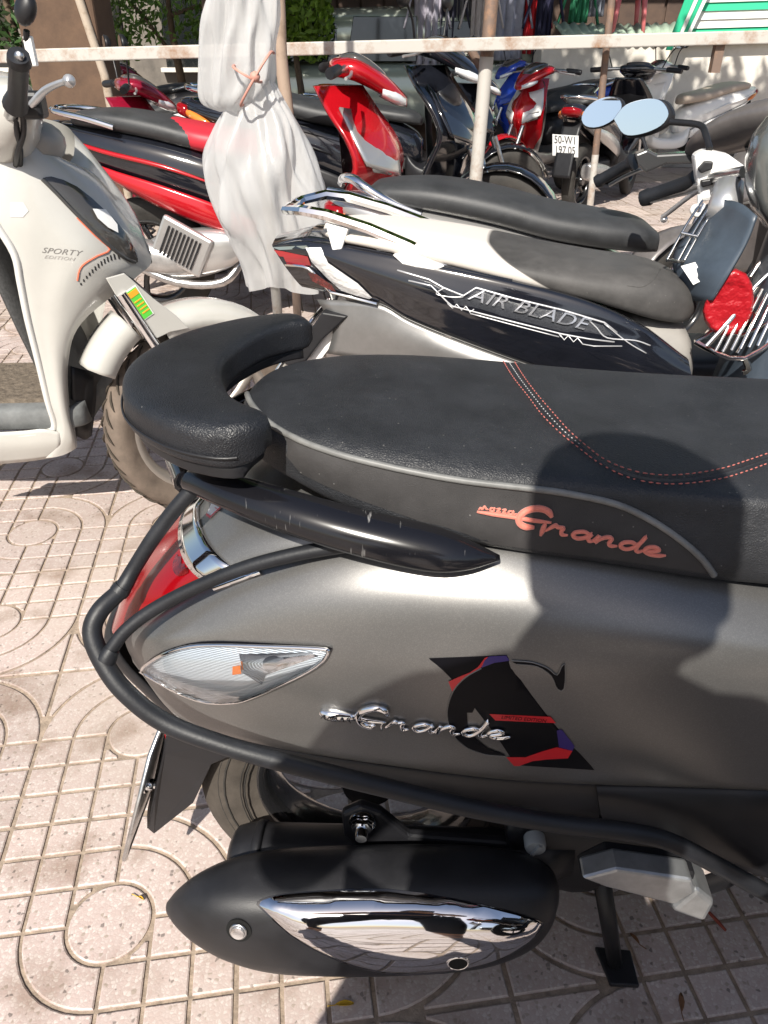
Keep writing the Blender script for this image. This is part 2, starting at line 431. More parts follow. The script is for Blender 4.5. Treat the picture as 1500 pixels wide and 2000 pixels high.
# ================================================================ THE GREY SCOOTER IN FRONT
def paint_matte(name, colr, rough=.36):
    m = bpy.data.materials.new(name); m.use_nodes = True; n = m.node_tree; b = n.nodes['Principled BSDF']; lk = n.links.new
    tc = n.nodes.new('ShaderNodeTexCoord')
    v = n.nodes.new('ShaderNodeTexVoronoi'); v.inputs['Scale'].default_value = 1300; lk(tc.outputs['Object'], v.inputs['Vector'])
    se = n.nodes.new('ShaderNodeSeparateColor'); lk(v.outputs['Color'], se.inputs[0])
    r = n.nodes.new('ShaderNodeValToRGB'); r.color_ramp.elements[0].position = .55; r.color_ramp.elements[0].color = tuple(q * .93 for q in colr) + (1,); r.color_ramp.elements[1].position = 1; r.color_ramp.elements[1].color = tuple(min(1, q * 1.16) for q in colr) + (1,)
    lk(se.outputs[0], r.inputs[0]); 
    nz = n.nodes.new('ShaderNodeTexNoise'); nz.inputs['Scale'].default_value = 9; nz.inputs['Detail'].default_value = 8; nz.inputs['Roughness'].default_value = .7; lk(tc.outputs['Object'], nz.inputs['Vector'])
    r4 = n.nodes.new('ShaderNodeValToRGB'); r4.color_ramp.elements[0].position = .55; r4.color_ramp.elements[1].position = .8; lk(nz.outputs[0], r4.inputs[0])
    mx = n.nodes.new('ShaderNodeMix'); mx.data_type = 'RGBA'; mu = n.nodes.new('ShaderNodeMath'); mu.operation = 'MULTIPLY'; mu.inputs[1].default_value = .18; lk(r4.outputs[0], mu.inputs[0]); lk(mu.outputs[0], mx.inputs[0])
    lk(r.outputs[0], mx.inputs[6]); mx.inputs[7].default_value = (.24, .22, .20, 1); lk(mx.outputs[2], b.inputs['Base Color'])
    b.inputs['Metallic'].default_value = .62
    mr = n.nodes.new('ShaderNodeMapRange'); mr.inputs['To Min'].default_value = rough * .9; mr.inputs['To Max'].default_value = rough * 1.2; lk(nz.outputs[0], mr.inputs[0]); lk(mr.outputs[0], b.inputs['Roughness'])
    bp = n.nodes.new('ShaderNodeBump'); bp.inputs['Strength'].default_value = .03; bp.inputs['Distance'].default_value = .0003; lk(se.outputs[1], bp.inputs['Height']); lk(bp.outputs[0], b.inputs['Normal'])
    MATS[name] = m; return m
def leather(name, colr, scale=420, rough=.45, strength=.5):
    m = bpy.data.materials.new(name); m.use_nodes = True; n = m.node_tree; b = n.nodes['Principled BSDF']; lk = n.links.new
    tc = n.nodes.new('ShaderNodeTexCoord')
    nz = n.nodes.new('ShaderNodeTexNoise'); nz.inputs['Scale'].default_value = 60; lk(tc.outputs['Object'], nz.inputs['Vector'])
    mxv = n.nodes.new('ShaderNodeMix'); mxv.data_type = 'VECTOR'; mxv.inputs[0].default_value = .012; lk(tc.outputs['Object'], mxv.inputs[4]); lk(nz.outputs[1], mxv.inputs[5])
    v = n.nodes.new('ShaderNodeTexVoronoi'); v.feature = 'DISTANCE_TO_EDGE'; v.inputs['Scale'].default_value = scale; lk(mxv.outputs[1], v.inputs['Vector'])
    r = n.nodes.new('ShaderNodeValToRGB'); r.color_ramp.elements[1].position = .35; lk(v.outputs['Distance'], r.inputs[0])
    bp = n.nodes.new('ShaderNodeBump'); bp.inputs['Strength'].default_value = strength; bp.inputs['Distance'].default_value = .0009; lk(r.outputs[0], bp.inputs['Height']); lk(bp.outputs[0], b.inputs['Normal'])
    n2 = n.nodes.new('ShaderNodeTexNoise'); n2.inputs['Scale'].default_value = 14; n2.inputs['Detail'].default_value = 8; n2.inputs['Roughness'].default_value = .7; lk(tc.outputs['Object'], n2.inputs['Vector'])
    r2 = n.nodes.new('ShaderNodeValToRGB'); r2.color_ramp.elements[0].color = tuple(q * .75 for q in colr) + (1,); r2.color_ramp.elements[1].color = tuple(q * 1.5 for q in colr) + (1,); r2.color_ramp.elements[0].position = .35; r2.color_ramp.elements[1].position = .75
    lk(n2.outputs[0], r2.inputs[0])
    sp = n.nodes.new('ShaderNodeTexVoronoi'); sp.inputs['Scale'].default_value = 70; lk(tc.outputs['Object'], sp.inputs['Vector'])
    lt = n.nodes.new('ShaderNodeMath'); lt.operation = 'LESS_THAN'; lt.inputs[1].default_value = .055; lk(sp.outputs['Distance'], lt.inputs[0])
    mx = n.nodes.new('ShaderNodeMix'); mx.data_type = 'RGBA'; mq = n.nodes.new('ShaderNodeMath'); mq.operation = 'MULTIPLY'; mq.inputs[1].default_value = .35; lk(lt.outputs[0], mq.inputs[0]); lk(mq.outputs[0], mx.inputs[0]); lk(r2.outputs[0], mx.inputs[6]); mx.inputs[7].default_value = (.3, .29, .27, 1)
    lk(mx.outputs[2], b.inputs['Base Color'])
    mr = n.nodes.new('ShaderNodeMapRange'); mr.inputs['To Min'].default_value = rough * .85; mr.inputs['To Max'].default_value = rough * 1.25; lk(n2.outputs[0], mr.inputs[0]); lk(mr.outputs[0], b.inputs['Roughness'])
    MATS[name] = m; return m
GREY = paint_matte('matte_grey_paint', (.172, .169, .165), .33)
LEATHER = leather('black_leather', (.018, .019, .022), 430, .5, .42)
PADLEATHER = leather('new_black_leather', (.010, .011, .014), 430, .44, .42)
FABRIC = leather('seat_side_vinyl', (.028, .026, .026), 900, .65, .2)
REDLENS = mat('red_lens', (.21, .002, .005), .14, coat=.35, spec=.4)
REDDARK = mat('dark_red_reflector', (.10, .006, .006), .25, coat=1, var=(90, .8))
CLEAR = glass_mat('clear_lens', (.93, .95, .97))
ORANGE = mat('orange_bulb', (.62, .16, .03), .2, coat=1)
THREAD = mat('coral_thread', (.62, .17, .12), .6, sheen=.4, bump=(900, .5, .0008))
PIPING = mat('grey_piping', (.16, .16, .155), .45, var=(30, .3))
SCRATCHED = None
def scratched():
    m = bpy.data.materials.new('scratched_black'); m.use_nodes = True; n = m.node_tree; b = n.nodes['Principled BSDF']; lk = n.links.new
    tc = n.nodes.new('ShaderNodeTexCoord'); mp = n.nodes.new('ShaderNodeMapping'); mp.inputs['Scale'].default_value = (260, 60, 30); mp.inputs['Rotation'].default_value = (.2, .5, .3); lk(tc.outputs['Object'], mp.inputs[0])
    nz = n.nodes.new('ShaderNodeTexNoise'); nz.inputs['Scale'].default_value = 1; nz.inputs['Detail'].default_value = 3; lk(mp.outputs[0], nz.inputs[0])
    n2 = n.nodes.new('ShaderNodeTexNoise'); n2.inputs['Scale'].default_value = 22; n2.inputs['Detail'].default_value = 3; lk(tc.outputs['Object'], n2.inputs[0])
    mu = n.nodes.new('ShaderNodeMath'); mu.operation = 'MULTIPLY'; lk(nz.outputs[0], mu.inputs[0]); lk(n2.outputs[0], mu.inputs[1])
    r = n.nodes.new('ShaderNodeValToRGB'); r.color_ramp.elements[0].position = .375; r.color_ramp.elements[1].position = .47; lk(mu.outputs[0], r.inputs[0])
    mx = n.nodes.new('ShaderNodeMix'); mx.data_type = 'RGBA'; lk(r.outputs[0], mx.inputs[0]); mx.inputs[6].default_value = (.007, .007, .009, 1); mx.inputs[7].default_value = (.20, .195, .19, 1); lk(mx.outputs[2], b.inputs['Base Color'])
    mr = n.nodes.new('ShaderNodeMapRange'); mr.inputs['To Min'].default_value = .16; mr.inputs['To Max'].default_value = .6; lk(r.outputs[0], mr.inputs[0]); lk(mr.outputs[0], b.inputs['Roughness'])
    return m
SCRATCHED = scratched()
M = Frame(0, .775, -3)
def ML(*q): return M.L(*q)
grey = thing('motor_scooter', 'matte grey scooter with black seat and padded backrest in the foreground', 'scooter', M.o, M.yaw)

# --- side panels
rows = [
 [(243,1238,.10),(300,1205,.116),(400,1150,.124),(520,1110,.132),(700,1072,.140),(955,1067,.148),(1170,1094,.152),(1395,1130,.152),(1620,1168,.14)],
 [(243,1245,.107),(297,1228,.136),(400,1200,.149),(520,1178,.161),(700,1165,.174),(950,1175,.186),(1170,1195,.191),(1395,1212,.190),(1620,1230,.17)],
 [(245,1256,.112),(292,1258,.149),(410,1256,.167),(530,1258,.178),(700,1265,.191),(940,1278,.203),(1160,1284,.207),(1395,1286,.207),(1620,1286,.19)],
 [(249,1268,.113),(302,1300,.148),(415,1318,.166),(534,1328,.177),(704,1338,.190),(944,1352,.201),(1160,1360,.205),(1397,1365,.204),(1620,1365,.187)],
 [(256,1282,.111),(328,1362,.134),(438,1400,.149),(552,1424,.160),(718,1444,.173),(952,1468,.182),(1160,1478,.185),(1400,1486,.182),(1620,1495,.168)],
 [(265,1292,.105),(350,1400,.118),(460,1440,.135),(570,1465,.145),(730,1490,.155),(960,1520,.162),(1160,1532,.163),(1400,1540,.16),(1620,1550,.15)]]
net = [[ML(*q) for q in r] for r in rows]
edge_up = net[0]
inn = [v + Vector((0, .02, -.004)) for v in net[0]]; und = [v + Vector((0, .05, .012)) for v in net[-1]]
sv, sf = patch([inn] + net + [und], 8, 6)
side_bvh = BVHTree.FromPolygons([tuple(v) for v in sv], sf)
mk('side_panel', sv, flipF(sf), GREY, grey); mk('side_panel', mirV(sv), sf, GREY, grey)

# --- tail: cover, chrome band, red lamp and the piece under it, one surface cut across
E_ = edge_up[:6]
TC = [Vector(q) for q in ((-.338, 0, .572), (-.300, 0, .645), (-.225, 0, .712), (-.14, 0, .772), (-.03, 0, .796), (.09, 0, .80))]
def tail(s, v):
    e = cr(E_, s); c = cr(TC, s); a = v * math.pi / 2
    return Vector((c.x + (e.x - c.x) * v ** 1.6, e.y * math.sin(a) ** .9, e.z + (c.z - e.z) * math.cos(a) ** .9))
def tail_strip(s0, s1, lift=0, nv=13, ns=10):
    out = []
    for i in range(ns + 1):
        row = []
        for j in range(-nv, nv + 1):
            v = abs(j) / nv; a, b = s0(v), s1(v); q = tail(a + (b - a) * i / ns, v)
            if j < 0: q = Vector((q.x, -q.y, q.z))
            row.append(q + Vector((-.3, 0, 1)).normalized() * lift)
        out.append(row)
    return grid(out)
b1 = lambda v: 1.78 + .34 * v        # lamp / chrome
b2 = lambda v: 2.05 + .6 * v       # chrome / cover
tv1, tf1 = tail_strip(b2, lambda v: 5.0); tail_bvh = BVHTree.FromPolygons([tuple(v) for v in tv1], tf1)
cov = mk('tail_cover', tv1, tf1, GREY, grey)
V, F = tail_strip(b1, b2, .0035, ns=4); mk('chrome_band', V, F, CHROME, grey, solid=.004)
lamp = tail_strip(lambda v: .0, b1, .004, ns=14)
tl = mk('tail_light', *lamp, REDLENS, grey); lamp_bvh = bvh_of([lamp])
decal('reflector', [(392,1082),(384,1060),(370,1058),(347,1082),(338,1108),(350,1126),(378,1112)], M, lamp_bvh, REDDARK, tl, .0012, 7, k=3)
# lower rear of the body
r0 = [tail(0, abs(j) / 8) * 1 for j in range(-8, 9)]
r0 = [Vector((p.x, -p.y if j < 0 else p.y, p.z)) for j, p in zip(range(-8, 9), r0)]
r1 = [Vector((p.x + .0, p.y * 1.03, p.z - .05)) for p in r0]; r2 = [Vector((p.x + .05, p.y * 1.02, p.z - .13)) for p in r0]
V, F = patch([r0, [p + Vector((-.012, 0, -.012)) for p in r0], r1, r2], 2, 4); mk('rear_valance', V, F, BLACKP, grey, solid=.004)
sk_ = decal('shop_sticker', [(438,948),(464,962),(458,970),(412,1014),(404,1008),(414,985)], M, tail_bvh, mat('sticker_white', (.75, .74, .76), .4), cov, .0012, 8)
rs = mat('sticker_red', (.62, .05, .08), .4)
decal('sticker_corner', [(452,955),(464,962),(458,970),(447,963)], M, tail_bvh, rs, sk_, .002, 6)
tv, tf = textVF('L ANH', 1)
def text_on(name, s, o, ux, uy, fr, bvh, m, parent, off=.002, shear=0, spacing=1, ext=0):
    """lettering laid on a surface: o = centre, ux / uy = steps along and up, all on the photograph"""
    V, F = textVF(s, 1, 0, shear, spacing); W = []
    for v in V:
        h = fr.hit(o[0] + ux[0] * v.x + uy[0] * v.y, o[1] + ux[1] * v.x + uy[1] * v.y, bvh)
        if h is None: W.append(Vector((0, 0, -1))); continue
        nn = h[1] if h[1].dot(fr.eye - h[0]) > 0 else -h[1]; W.append(h[0] + nn * off)
    W, F = compact(W, [f for f in F if all(W[i].z > -.9 for i in f)])
    return mk(name, W, F, m, parent, smooth=False, solid=ext)
text_on('sticker_lettering', 'L ANH', (438, 984), (8.5, -9), (-12, -8), M, tail_bvh, rs, sk_, .002)
decal('sticker_border', [(412,1014),(404,1008),(406,1004),(414,1009),(455,969),(458,970)], M, tail_bvh, rs, sk_, .002, 6)
# black seam strip with chrome wedge along the top of the side panel
line = onsurf([(420,1150),(470,1133),(510,1118)], M, side_bvh, .002); tube('seam_trim', line, [.001, .0045, .002][:1] * 1 if False else .003, CHROME, grey, 6)
V, F = tubeVF([v + Vector((0, .004, .002)) for v in edge_up[:6]], .005, 8, 6); mk('seam', V, F, BLACKP, grey); mk('seam', mirV(V), flipF(F), BLACKP, grey)

# --- turn signal
def C2(p): return [(x / 2.727 + 150, y / 2.727 + 900) for x, y in p]
sig = C2([(355,1110),(385,1075),(470,1020),(610,980),(760,972),(1000,978),(1200,984),(1320,992),(1345,1008),(1290,1075),(1130,1160),(950,1240),(850,1270),(700,1270),(560,1225),(430,1155)])
def grow(p, k):
    cx = sum(a for a, b in p) / len(p); cy = sum(b for a, b in p) / len(p); out = []
    for a, b in p:
        d = math.hypot(a - cx, b - cy); out.append((a + (a - cx) / d * k, b + (b - cy) / d * k))
    return out
bez = decal('turn_signal', grow(sig, 7), M, side_bvh, BLACKG, grey, .0012, 16, k=2)
SIGREF = mat('signal_reflector', (.62, .66, .7), .22, .85, bump=(240, .7, .004))
def wave_mat():
    m = bpy.data.materials.new('ribbed_reflector'); m.use_nodes = True; n = m.node_tree; b = n.nodes['Principled BSDF']; lk = n.links.new
    b.inputs['Base Color'].default_value = (.72, .76, .8, 1); b.inputs['Metallic'].default_value = .6; b.inputs['Roughness'].default_value = .35
    tc = n.nodes.new('ShaderNodeTexCoord'); wv = n.nodes.new('ShaderNodeTexWave'); wv.wave_type = 'RINGS'; wv.inputs['Scale'].default_value = 130; wv.inputs['Distortion'].default_value = 1.0
    mp = n.nodes.new('ShaderNodeMapping'); mp.inputs['Location'].default_value = (.05, .17, -.57); lk(tc.outputs['Object'], mp.inputs[0]); lk(mp.outputs[0], wv.inputs[0])
    bp = n.nodes.new('ShaderNodeBump'); bp.inputs['Strength'].default_value = .5; bp.inputs['Distance'].default_value = .0012; lk(wv.outputs[0], bp.inputs['Height']); lk(bp.outputs[0], b.inputs['Normal']); return m
decal('reflector', sig, M, side_bvh, wave_mat(), bez, .002, 12, k=2)
V, F = tubeVF(onsurf(sig + [sig[0]], M, side_bvh, .004, 3), .0022, 6); mk('chrome_rim', V, F, CHROME, bez)
decal('inner_mirror', C2([(870,1020),(1250,1010),(1290,1030),(1010,1130),(990,1180),(890,1120)]), M, side_bvh, CHROME, bez, .0032, 14)
decal('bulb', C2([(840,1075),(880,1068),(886,1112),(838,1118)]), M, side_bvh, ORANGE, bez, .006, 6)
decal('lens', grow(sig, 2), M, side_bvh, CLEAR, bez, .004, 10, dome=.016, k=2)

# --- seat
SX = [-.152, -.147, -.135, -.115, -.085, -.04, .03, .12, .22, .33, .45, .56, .66, .70]
SW = [.012, .042, .069, .091, .111, .131, .146, .153, .155, .157, .155, .140, .100, .05]
STZ = [.852, .854, .856, .857, .857, .855, .851, .845, .838, .832, .829, .830, .835, .828]     # edge of the top
SC = [.856, .862, .868, .872, .874, .874, .870, .862, .852, .843, .839, .842, .846, .836]      # crown
SB = [.835, .832, .828, .824, .818, .806, .790, .776, .765, .750, .742, .738, .736, .74]      # lower edge
SBW = [.012, .040, .066, .088, .110, .132, .150, .159, .163, .164, .16, .14, .10, .05]
rings = []
for x, ww, zt, zc, zb, bw in zip(SX, SW, STZ, SC, SB, SBW):
    half = [(bw * .8, zb - .004), (bw, zb), (bw + .003, zb + (zt - zb) * .35), (ww + .004, zb + (zt - zb) * .75), (ww, zt), (ww * .93, zt + (zc - zt) * .45), (ww * .80, zt + (zc - zt) * .72), (ww * .55, zt + (zc - zt) * .9), (ww * .25, zc)]
    rings.append([Vector((x, -a, b)) for a, b in half] + [Vector((x, a, b)) for a, b in reversed(half)])
cs = []
for r in rings:                                            # smooth the ring itself, then the loft
    c = [Vector(p) for p in r]; cs.append(curve(c, 3))
seat_vf = loftVF(cs, 5)
seat = mk('seat', *seat_vf, LEATHER, grey); seat_bvh = bvh_of([seat_vf])
pip = [(483,772),(484,755),(500,722),(540,703)]
pl = [(483,765),(492,790),(520,822),(560,848),(620,874),(700,898),(800,920),(900,938),(1000,950),(1100,962),(1200,983),(1270,1015),(1330,1055),(1370,1090),(1394,1122)]
tube('piping', onsurf(pl, M, seat_bvh, .0012), .0034, PIPING, seat, 8)
pts = onsurf([(483,765),(488,742),(505,720),(530,706)], M, seat_bvh, .0012); tube('piping', pts, .0034, PIPING, seat, 8)
decal('side_vinyl', [(x, y + 5) for x, y in pl[2:-1]] + [(1390,1121),(1280,1104),(1170,1088),(1060,1075),(955,1061),(800,1010),(700,975),(640,950),(590,925),(560,890)], M, seat_bvh, FABRIC, seat, .0009, 18)
def C4(p): return [(x / 2.3077 + 850, y / 2.3077 + 660) for x, y in p]
def stitch(name, line, m, rad=.00085, dash=.005, gap=.002):
    pts = onsurf(line, M, seat_bvh, .0012, 10); parts = []; acc = 0; cur = []
    for a, b in zip(pts, pts[1:]):
        L_ = (b - a).length; n_ = max(1, int(L_ / .001))
        for i in range(n_):
            p = a.lerp(b, i / n_); acc += L_ / n_
            if acc % (dash + gap) < dash: cur.append(p)
            elif cur:
                if len(cur) > 1: parts.append(tubeVF([cur[0], cur[len(cur) // 2], cur[-1]], [rad * .6, rad, rad * .6], 5))
                cur = []
    V, F = merge(parts); return mk(name, V, F, m, seat)
CT = mat('red_stitch', (.40, .12, .10), .6)
s1 = C4([(296,68),(300,95),(350,180),(420,270),(480,350),(560,430),(640,495),(740,570),(850,625),(950,652),(1060,662),(1180,655),(1300,635),(1400,605),(1510,565)])
s2 = C4([(330,70),(350,100),(400,180),(460,260),(520,330),(600,420),(680,490),(760,550),(850,590),(950,615),(1060,622),(1180,612),(1300,590),(1400,558),(1510,520)])
s3 = C4([(312,66),(325,100),(376,180),(440,265),(500,340),(580,425),(660,492)])
stitch('stitching', s1, CT); stitch('stitching', s2, CT); stitch('stitching', s3, mat('white_stitch', (.45, .45, .45), .6), .0008, .003, .003)
tube('seam_welt', onsurf([(a, b) for a, b in [((p[0] + q[0]) / 2, (p[1] + q[1]) / 2) for p, q in zip(s1, s2)]], M, seat_bvh, -.0012), .0026, LEATHER, seat, 6)
# embroidered name on the seat
def strokes(name, lines, mapf, fr, bvh, m, parent, rad, off, flat=.55, seg=8):
    parts = []
    for ln in lines:
        r = rad
        if isinstance(ln, tuple): ln, r = ln
        pts = onsurf(mapf(ln), fr, bvh, off, 5)
        if len(pts) > 2:
            n_ = len(pts); rr = [r * (.55 + .45 * min(1, i / 4, (n_ - 1 - i) / 4)) for i in range(n_)]
            parts.append(tubeVF(pts, rr, seg))
    V, F = merge(parts); return mk(name, V, F, m, parent)

CURSIVE = {'r': [(0,0),(.28,.88),(.36,1.04),(.46,.86),(.70,.92),(.68,.45),(.76,.06),(1,.12)], 'a': [(.86,.84),(.56,1.0),(.24,.74),(.16,.28),(.38,.0),(.68,.3),(.9,.95),(.82,.35),(.92,.02),(1.12,.14)],
 'n': [(.0,.12),(.16,.7),(.2,.96),(.16,.4),(.12,.0),(.28,.55),(.56,1.0),(.74,.86),(.70,.3),(.82,.0),(1.08,.14)], 'd': [(.84,.84),(.54,1.0),(.24,.74),(.16,.28),(.38,.0),(.66,.3),(.92,1.2),(1.04,2.1),(.92,1.2),(.84,.35),(.94,.02),(1.12,.14)],
 'e': [(.0,.2),(.45,.42),(.74,.76),(.52,1.02),(.24,.76),(.18,.3),(.44,.0),(.8,.08),(1.1,.3)]}
def script(word, o, step, up):
    """strokes of joined-up letters: o = start on the photograph, step = one letter along, up = one letter height"""
    out = []
    for i, ch_ in enumerate(word):
        out.append([(o[0] + step[0] * (i + x * .96) + up[0] * y, o[1] + step[1] * (i + x * .96) + up[1] * y) for x, y in CURSIVE[ch_]])
    return out
emb = [([(188,781),(280,795),(370,808),(440,820),(522,830)], .0022),
 ([(195,772),(205,764),(212,770),(222,757),(230,768),(240,772)], .0011), ([(262,764),(250,766),(250,778),(262,778),(266,766),(272,766)], .0011),
 ([(275,768),(292,768),(278,782),(296,782)], .0011), ([(300,772),(318,772),(304,787),(322,787)], .0011), ([(348,778),(332,780),(330,792),(345,792),(352,778),(352,792),(368,790)], .0011),
 ([(525,806),(510,782),(480,768),(440,768),(400,783),(377,808),(380,832),(405,848),(446,851)], .0034),
 ([(498,832),(488,850),(482,868),(474,888)], .0024),
 ] + [(q, .0021) for q in script('rande', (492, 868), (107, 23.5), (14, -33))]
strokes('embroidery', emb, C4, M, seat_bvh, THREAD, seat, .002, .0016)

# --- backrest pad: a horseshoe cushion behind the seat
PO = [(-.105,.164),(-.14,.172),(-.19,.152),(-.24,.105),(-.266,.052),(-.275,0)]; PI_ = [(-.092,.134),(-.118,.120),(-.143,.092),(-.160,.052),(-.168,.022),(-.170,0)]
PO = [Vector((a, -b, 0)) for a, b in PO]; PI_ = [Vector((a, -b, 0)) for a, b in PI_]
PO = PO + mirV(PO[-2::-1]); PI_ = PI_ + mirV(PI_[-2::-1]); PO = curve(PO, 4); PI_ = curve(PI_, 4)
def pad_rings(zt, zb, grow_=0, top=True):
    rings = []; n_ = len(PO)
    for i, (o_, q) in enumerate(zip(PO, PI_)):
        c = (o_ + q) / 2; d = (o_ - q) / 2; k = min(i, n_ - 1 - i) / 3.2; f = math.sqrt(1 - (1 - min(1, k)) ** 2) if k < 1 else 1
        f = max(f, .12); ring = []; hh = (zt - zb) / 2; tn = Vector((-d.y, d.x, 0)).normalized()
        for j in range(48):
            b = 2 * math.pi * j / 48; cc, ss = math.cos(b), math.sin(b)
            p = math.copysign(abs(cc) ** .34, cc); z = math.copysign(abs(ss) ** (.42 if ss > 0 else .4), ss)
            taper = 1 + .05 * (-z) if z < 0 else 1
            ring.append(c + d * p * taper * (.35 + .65 * f) * (1 + grow_) + Vector((0, 0, (zt + zb) / 2 + hh * z * (.45 + .55 * f))) - Vector((0, 0, .006 * max(0, p) ** 2)))
        rings.append(ring)
    return rings
V, F = loftVF(pad_rings(.904, .864)); mk('backrest_pad', V, F, PADLEATHER, grey)
V, F = loftVF(pad_rings(.868, .853, -.16)[2:-2]); mk('pad_shell', V, F, BLACKP, grey)

seam_ = [o_ + (o_ - q).normalized() * .0025 + Vector((0, 0, .873)) for o_, q in zip(PO, PI_)][2:-2]; tube('pad_seam', seam_, .0014, BLACKP, grey, 6)
# --- grab rail
def rail(s):
    P = [(-.205, -.085, .802), (-.150, -.125, .812), (-.09, -.150, .807), (-.02, -.167, .796), (.05, -.176, .785), (.085, -.178, .780), (.118, -.173, .774)]
    rr = [.011, .018, .0215, .023, .023, .016, .003]
    V, F = tubeVF([(x, y * s, z) for x, y, z in P], rr, 18, 5, flat=.78, up=(0, -.55 * s, .83)); return mk('grab_rail', V, F, SCRATCHED, grey)
rail(1); rail(-1)
tube('rail_bridge', [(-.2, -.09, .80), (-.235, 0, .80), (-.2, .09, .80)], .014, BLACKG, grey, 10, 4)

# --- rubber guard bars
def gbar(path, r=.0105, mir=True):
    pts = [ML(*q) for q in path]; V, F = tubeVF(pts, r if hasattr(r, '__len__') else r, 12, 6); mk('guard_bar', V, F, RUBBER, grey)
    if mir: mk('guard_bar', mirV(V), flipF(F), RUBBER, grey)
gbar([(408,925,.085),(350,985,.095),(300,1050,.105),(262,1110,.115),(238,1150,.128),(196,1192,.15),(180,1235,.165),(200,1290,.18),(243,1350,.195),(320,1410,.205),(430,1453,.213),(560,1490,.218),(760,1540,.222),(930,1580,.224),(1100,1610,.224),(1230,1625,.222),(1310,1645,.216),(1400,1690,.205),(1500,1745,.19),(1600,1800,.16)], [.0084] * 4 + [.0095, .0102, .0104] + [.0106] * 13)
gbar([(212,1275,.178),(245,1232,.166),(300,1190,.155),(380,1148,.150),(480,1108,.150),(580,1082,.150),(670,1066,.150),(720,1058,.145)], .0074)

tube('bar_weld', [ML(241,1145,.127), ML(236,1152,.129), ML(230,1159,.132)], [.0098, .0106, .0104], RUBBER, grey, 12)
tube('bar_weld', [ML(208,1288,.181), ML(213,1278,.179), ML(219,1268,.176)], [.0106, .0098, .0082], RUBBER, grey, 12)
# --- emblem on the side: bright cursive letters
def C3(p): return [(x / 2.3077 + 550, y / 2.3077 + 1200) for x, y in p]
emblem = [([(176,428),(230,440),(335,452)], .0078),
 ([(482,446),(462,420),(415,412),(365,426),(346,452),(362,478),(400,492),(424,486)], .0046), ([(352,456),(400,468),(472,478)], .003), ([(456,482),(453,498),(450,516)], .0016),
 ] + [(q, .0027) for q in script('rande', (466, 503), (111, 9.6), (10, -33))]
strokes('emblem', emblem, C3, M, side_bvh, CHROME, grey, .0032, .0026)
strokes('emblem_lettering', [([(186 + i * 28, 436 + i * 4), (196 + i * 28, 426 + i * 4), (206 + i * 28, 440 + i * 4)], .0009) for i in range(5)], C3, M, side_bvh, BLACKG, grey, .001, .0095)
# printed sticker: slanted panel with a big serif letter
STBLACK = mat('sticker_black', (.004, .004, .006), .4, spec=.12)
STRED = mat('sticker_bright_red', (.55, .012, .02), .3); STBLUE = mat('sticker_deep_blue', (.035, .02, .15), .3); STEDGE = mat('sticker_grey_edge', (.20, .195, .185), .35, .4)
pan = decal('sticker', C3([(664,196),(1014,182),(1410,700),(1060,678)]), M, side_bvh, STBLACK, grey, .0006, 16)
decal('red_flash', C3([(752,300),(800,278),(850,258),(885,235),(915,195),(930,188),(900,235),(850,265),(805,300),(770,345)]), M, side_bvh, STRED, pan, .0010, 8)
decal('blue_flash', C3([(935,187),(1012,183),(1028,206),(960,215),(900,238),(915,205)]), M, side_bvh, STBLUE, pan, .0010, 8)
decal('red_flash', C3([(1012,640),(1100,640),(1180,612),(1240,595),(1310,612),(1290,645),(1200,650),(1130,658),(1070,680),(1048,680)]), M, side_bvh, STRED, pan, .0010, 8)
decal('blue_flash', C3([(1240,520),(1262,515),(1320,590),(1310,612),(1250,595)]), M, side_bvh, STBLUE, pan, .0010, 8)
band = decal('red_band', C3([(936,445),(1212,458),(1236,486),(964,474)]), M, side_bvh, STRED, pan, .0011, 8)
text_on('band_lettering', 'LIMITED EDITION', C3([(1092, 467)])[0], (11.2, .95), (3, -9), M, side_bvh, STBLACK, band, .0016)
gout = [(1036,206),(1130,214),(1200,240),(1240,270),(1262,232),(1278,228),(1274,330),(1242,332),(1215,275),(1150,232),(1060,222)]
decal('serif_letter', C3(gout), M, side_bvh, STBLACK, pan, .0009, 8, k=2)
arc_o = [(900,240),(830,280),(775,340),(748,420),(752,490),(780,550),(840,600),(920,628),(1010,636)]
arc_i = [(1000,626),(930,600),(880,560),(840,510),(836,440),(860,440),(880,400),(870,330),(890,280)]
decal('serif_letter', C3(arc_o + arc_i), M, side_bvh, STBLACK, pan, .0009, 8)
gl = onsurf(C3(arc_o), M, side_bvh, .0010); tube('letter_outline', gl, .0007, STEDGE, pan, 5)
tube('letter_outline', onsurf(C3(gout[:9] + [gout[9], gout[10]]), M, side_bvh, .0010, 3), .0006, STEDGE, pan, 5)

# --- lower trim and floor side
rr1 = [(470,1446,.134),(580,1471,.144),(730,1496,.153),(960,1526,.160),(1165,1538,.161)]; rr2 = [(480,1462,.13),(590,1492,.138),(730,1522,.145),(960,1572,.15),(1170,1600,.15)]
n_ = [[ML(*q) + Vector((0, .012, 0)) for q in rr1], [ML(*q) for q in rr1], [ML(*q) for q in rr2], [ML(*q) + Vector((0, .05, -.004)) for q in rr2]]
V, F = patch(n_, 5, 3); mk('lower_trim', V, flipF(F), BLACKP, grey); mk('lower_trim', mirV(V), F, BLACKP, grey)
rr1 = [(1165,1537,.164),(1280,1541,.165),(1400,1546,.164),(1500,1550,.163),(1640,1556,.15)]; rrm = [(1170,1572,.172),(1280,1590,.175),(1400,1605,.176),(1500,1615,.175),(1640,1640,.16)]; rr2 = [(1178,1606,.16),(1290,1650,.163),(1400,1680,.165),(1500,1715,.165),(1640,1740,.155)]
n_ = [[ML(*q) + Vector((0, .02, 0)) for q in rr1], [ML(*q) for q in rr1], [ML(*q) for q in rrm], [ML(*q) for q in rr2], [ML(*q) + Vector((0, .06, -.006)) for q in rr2]]
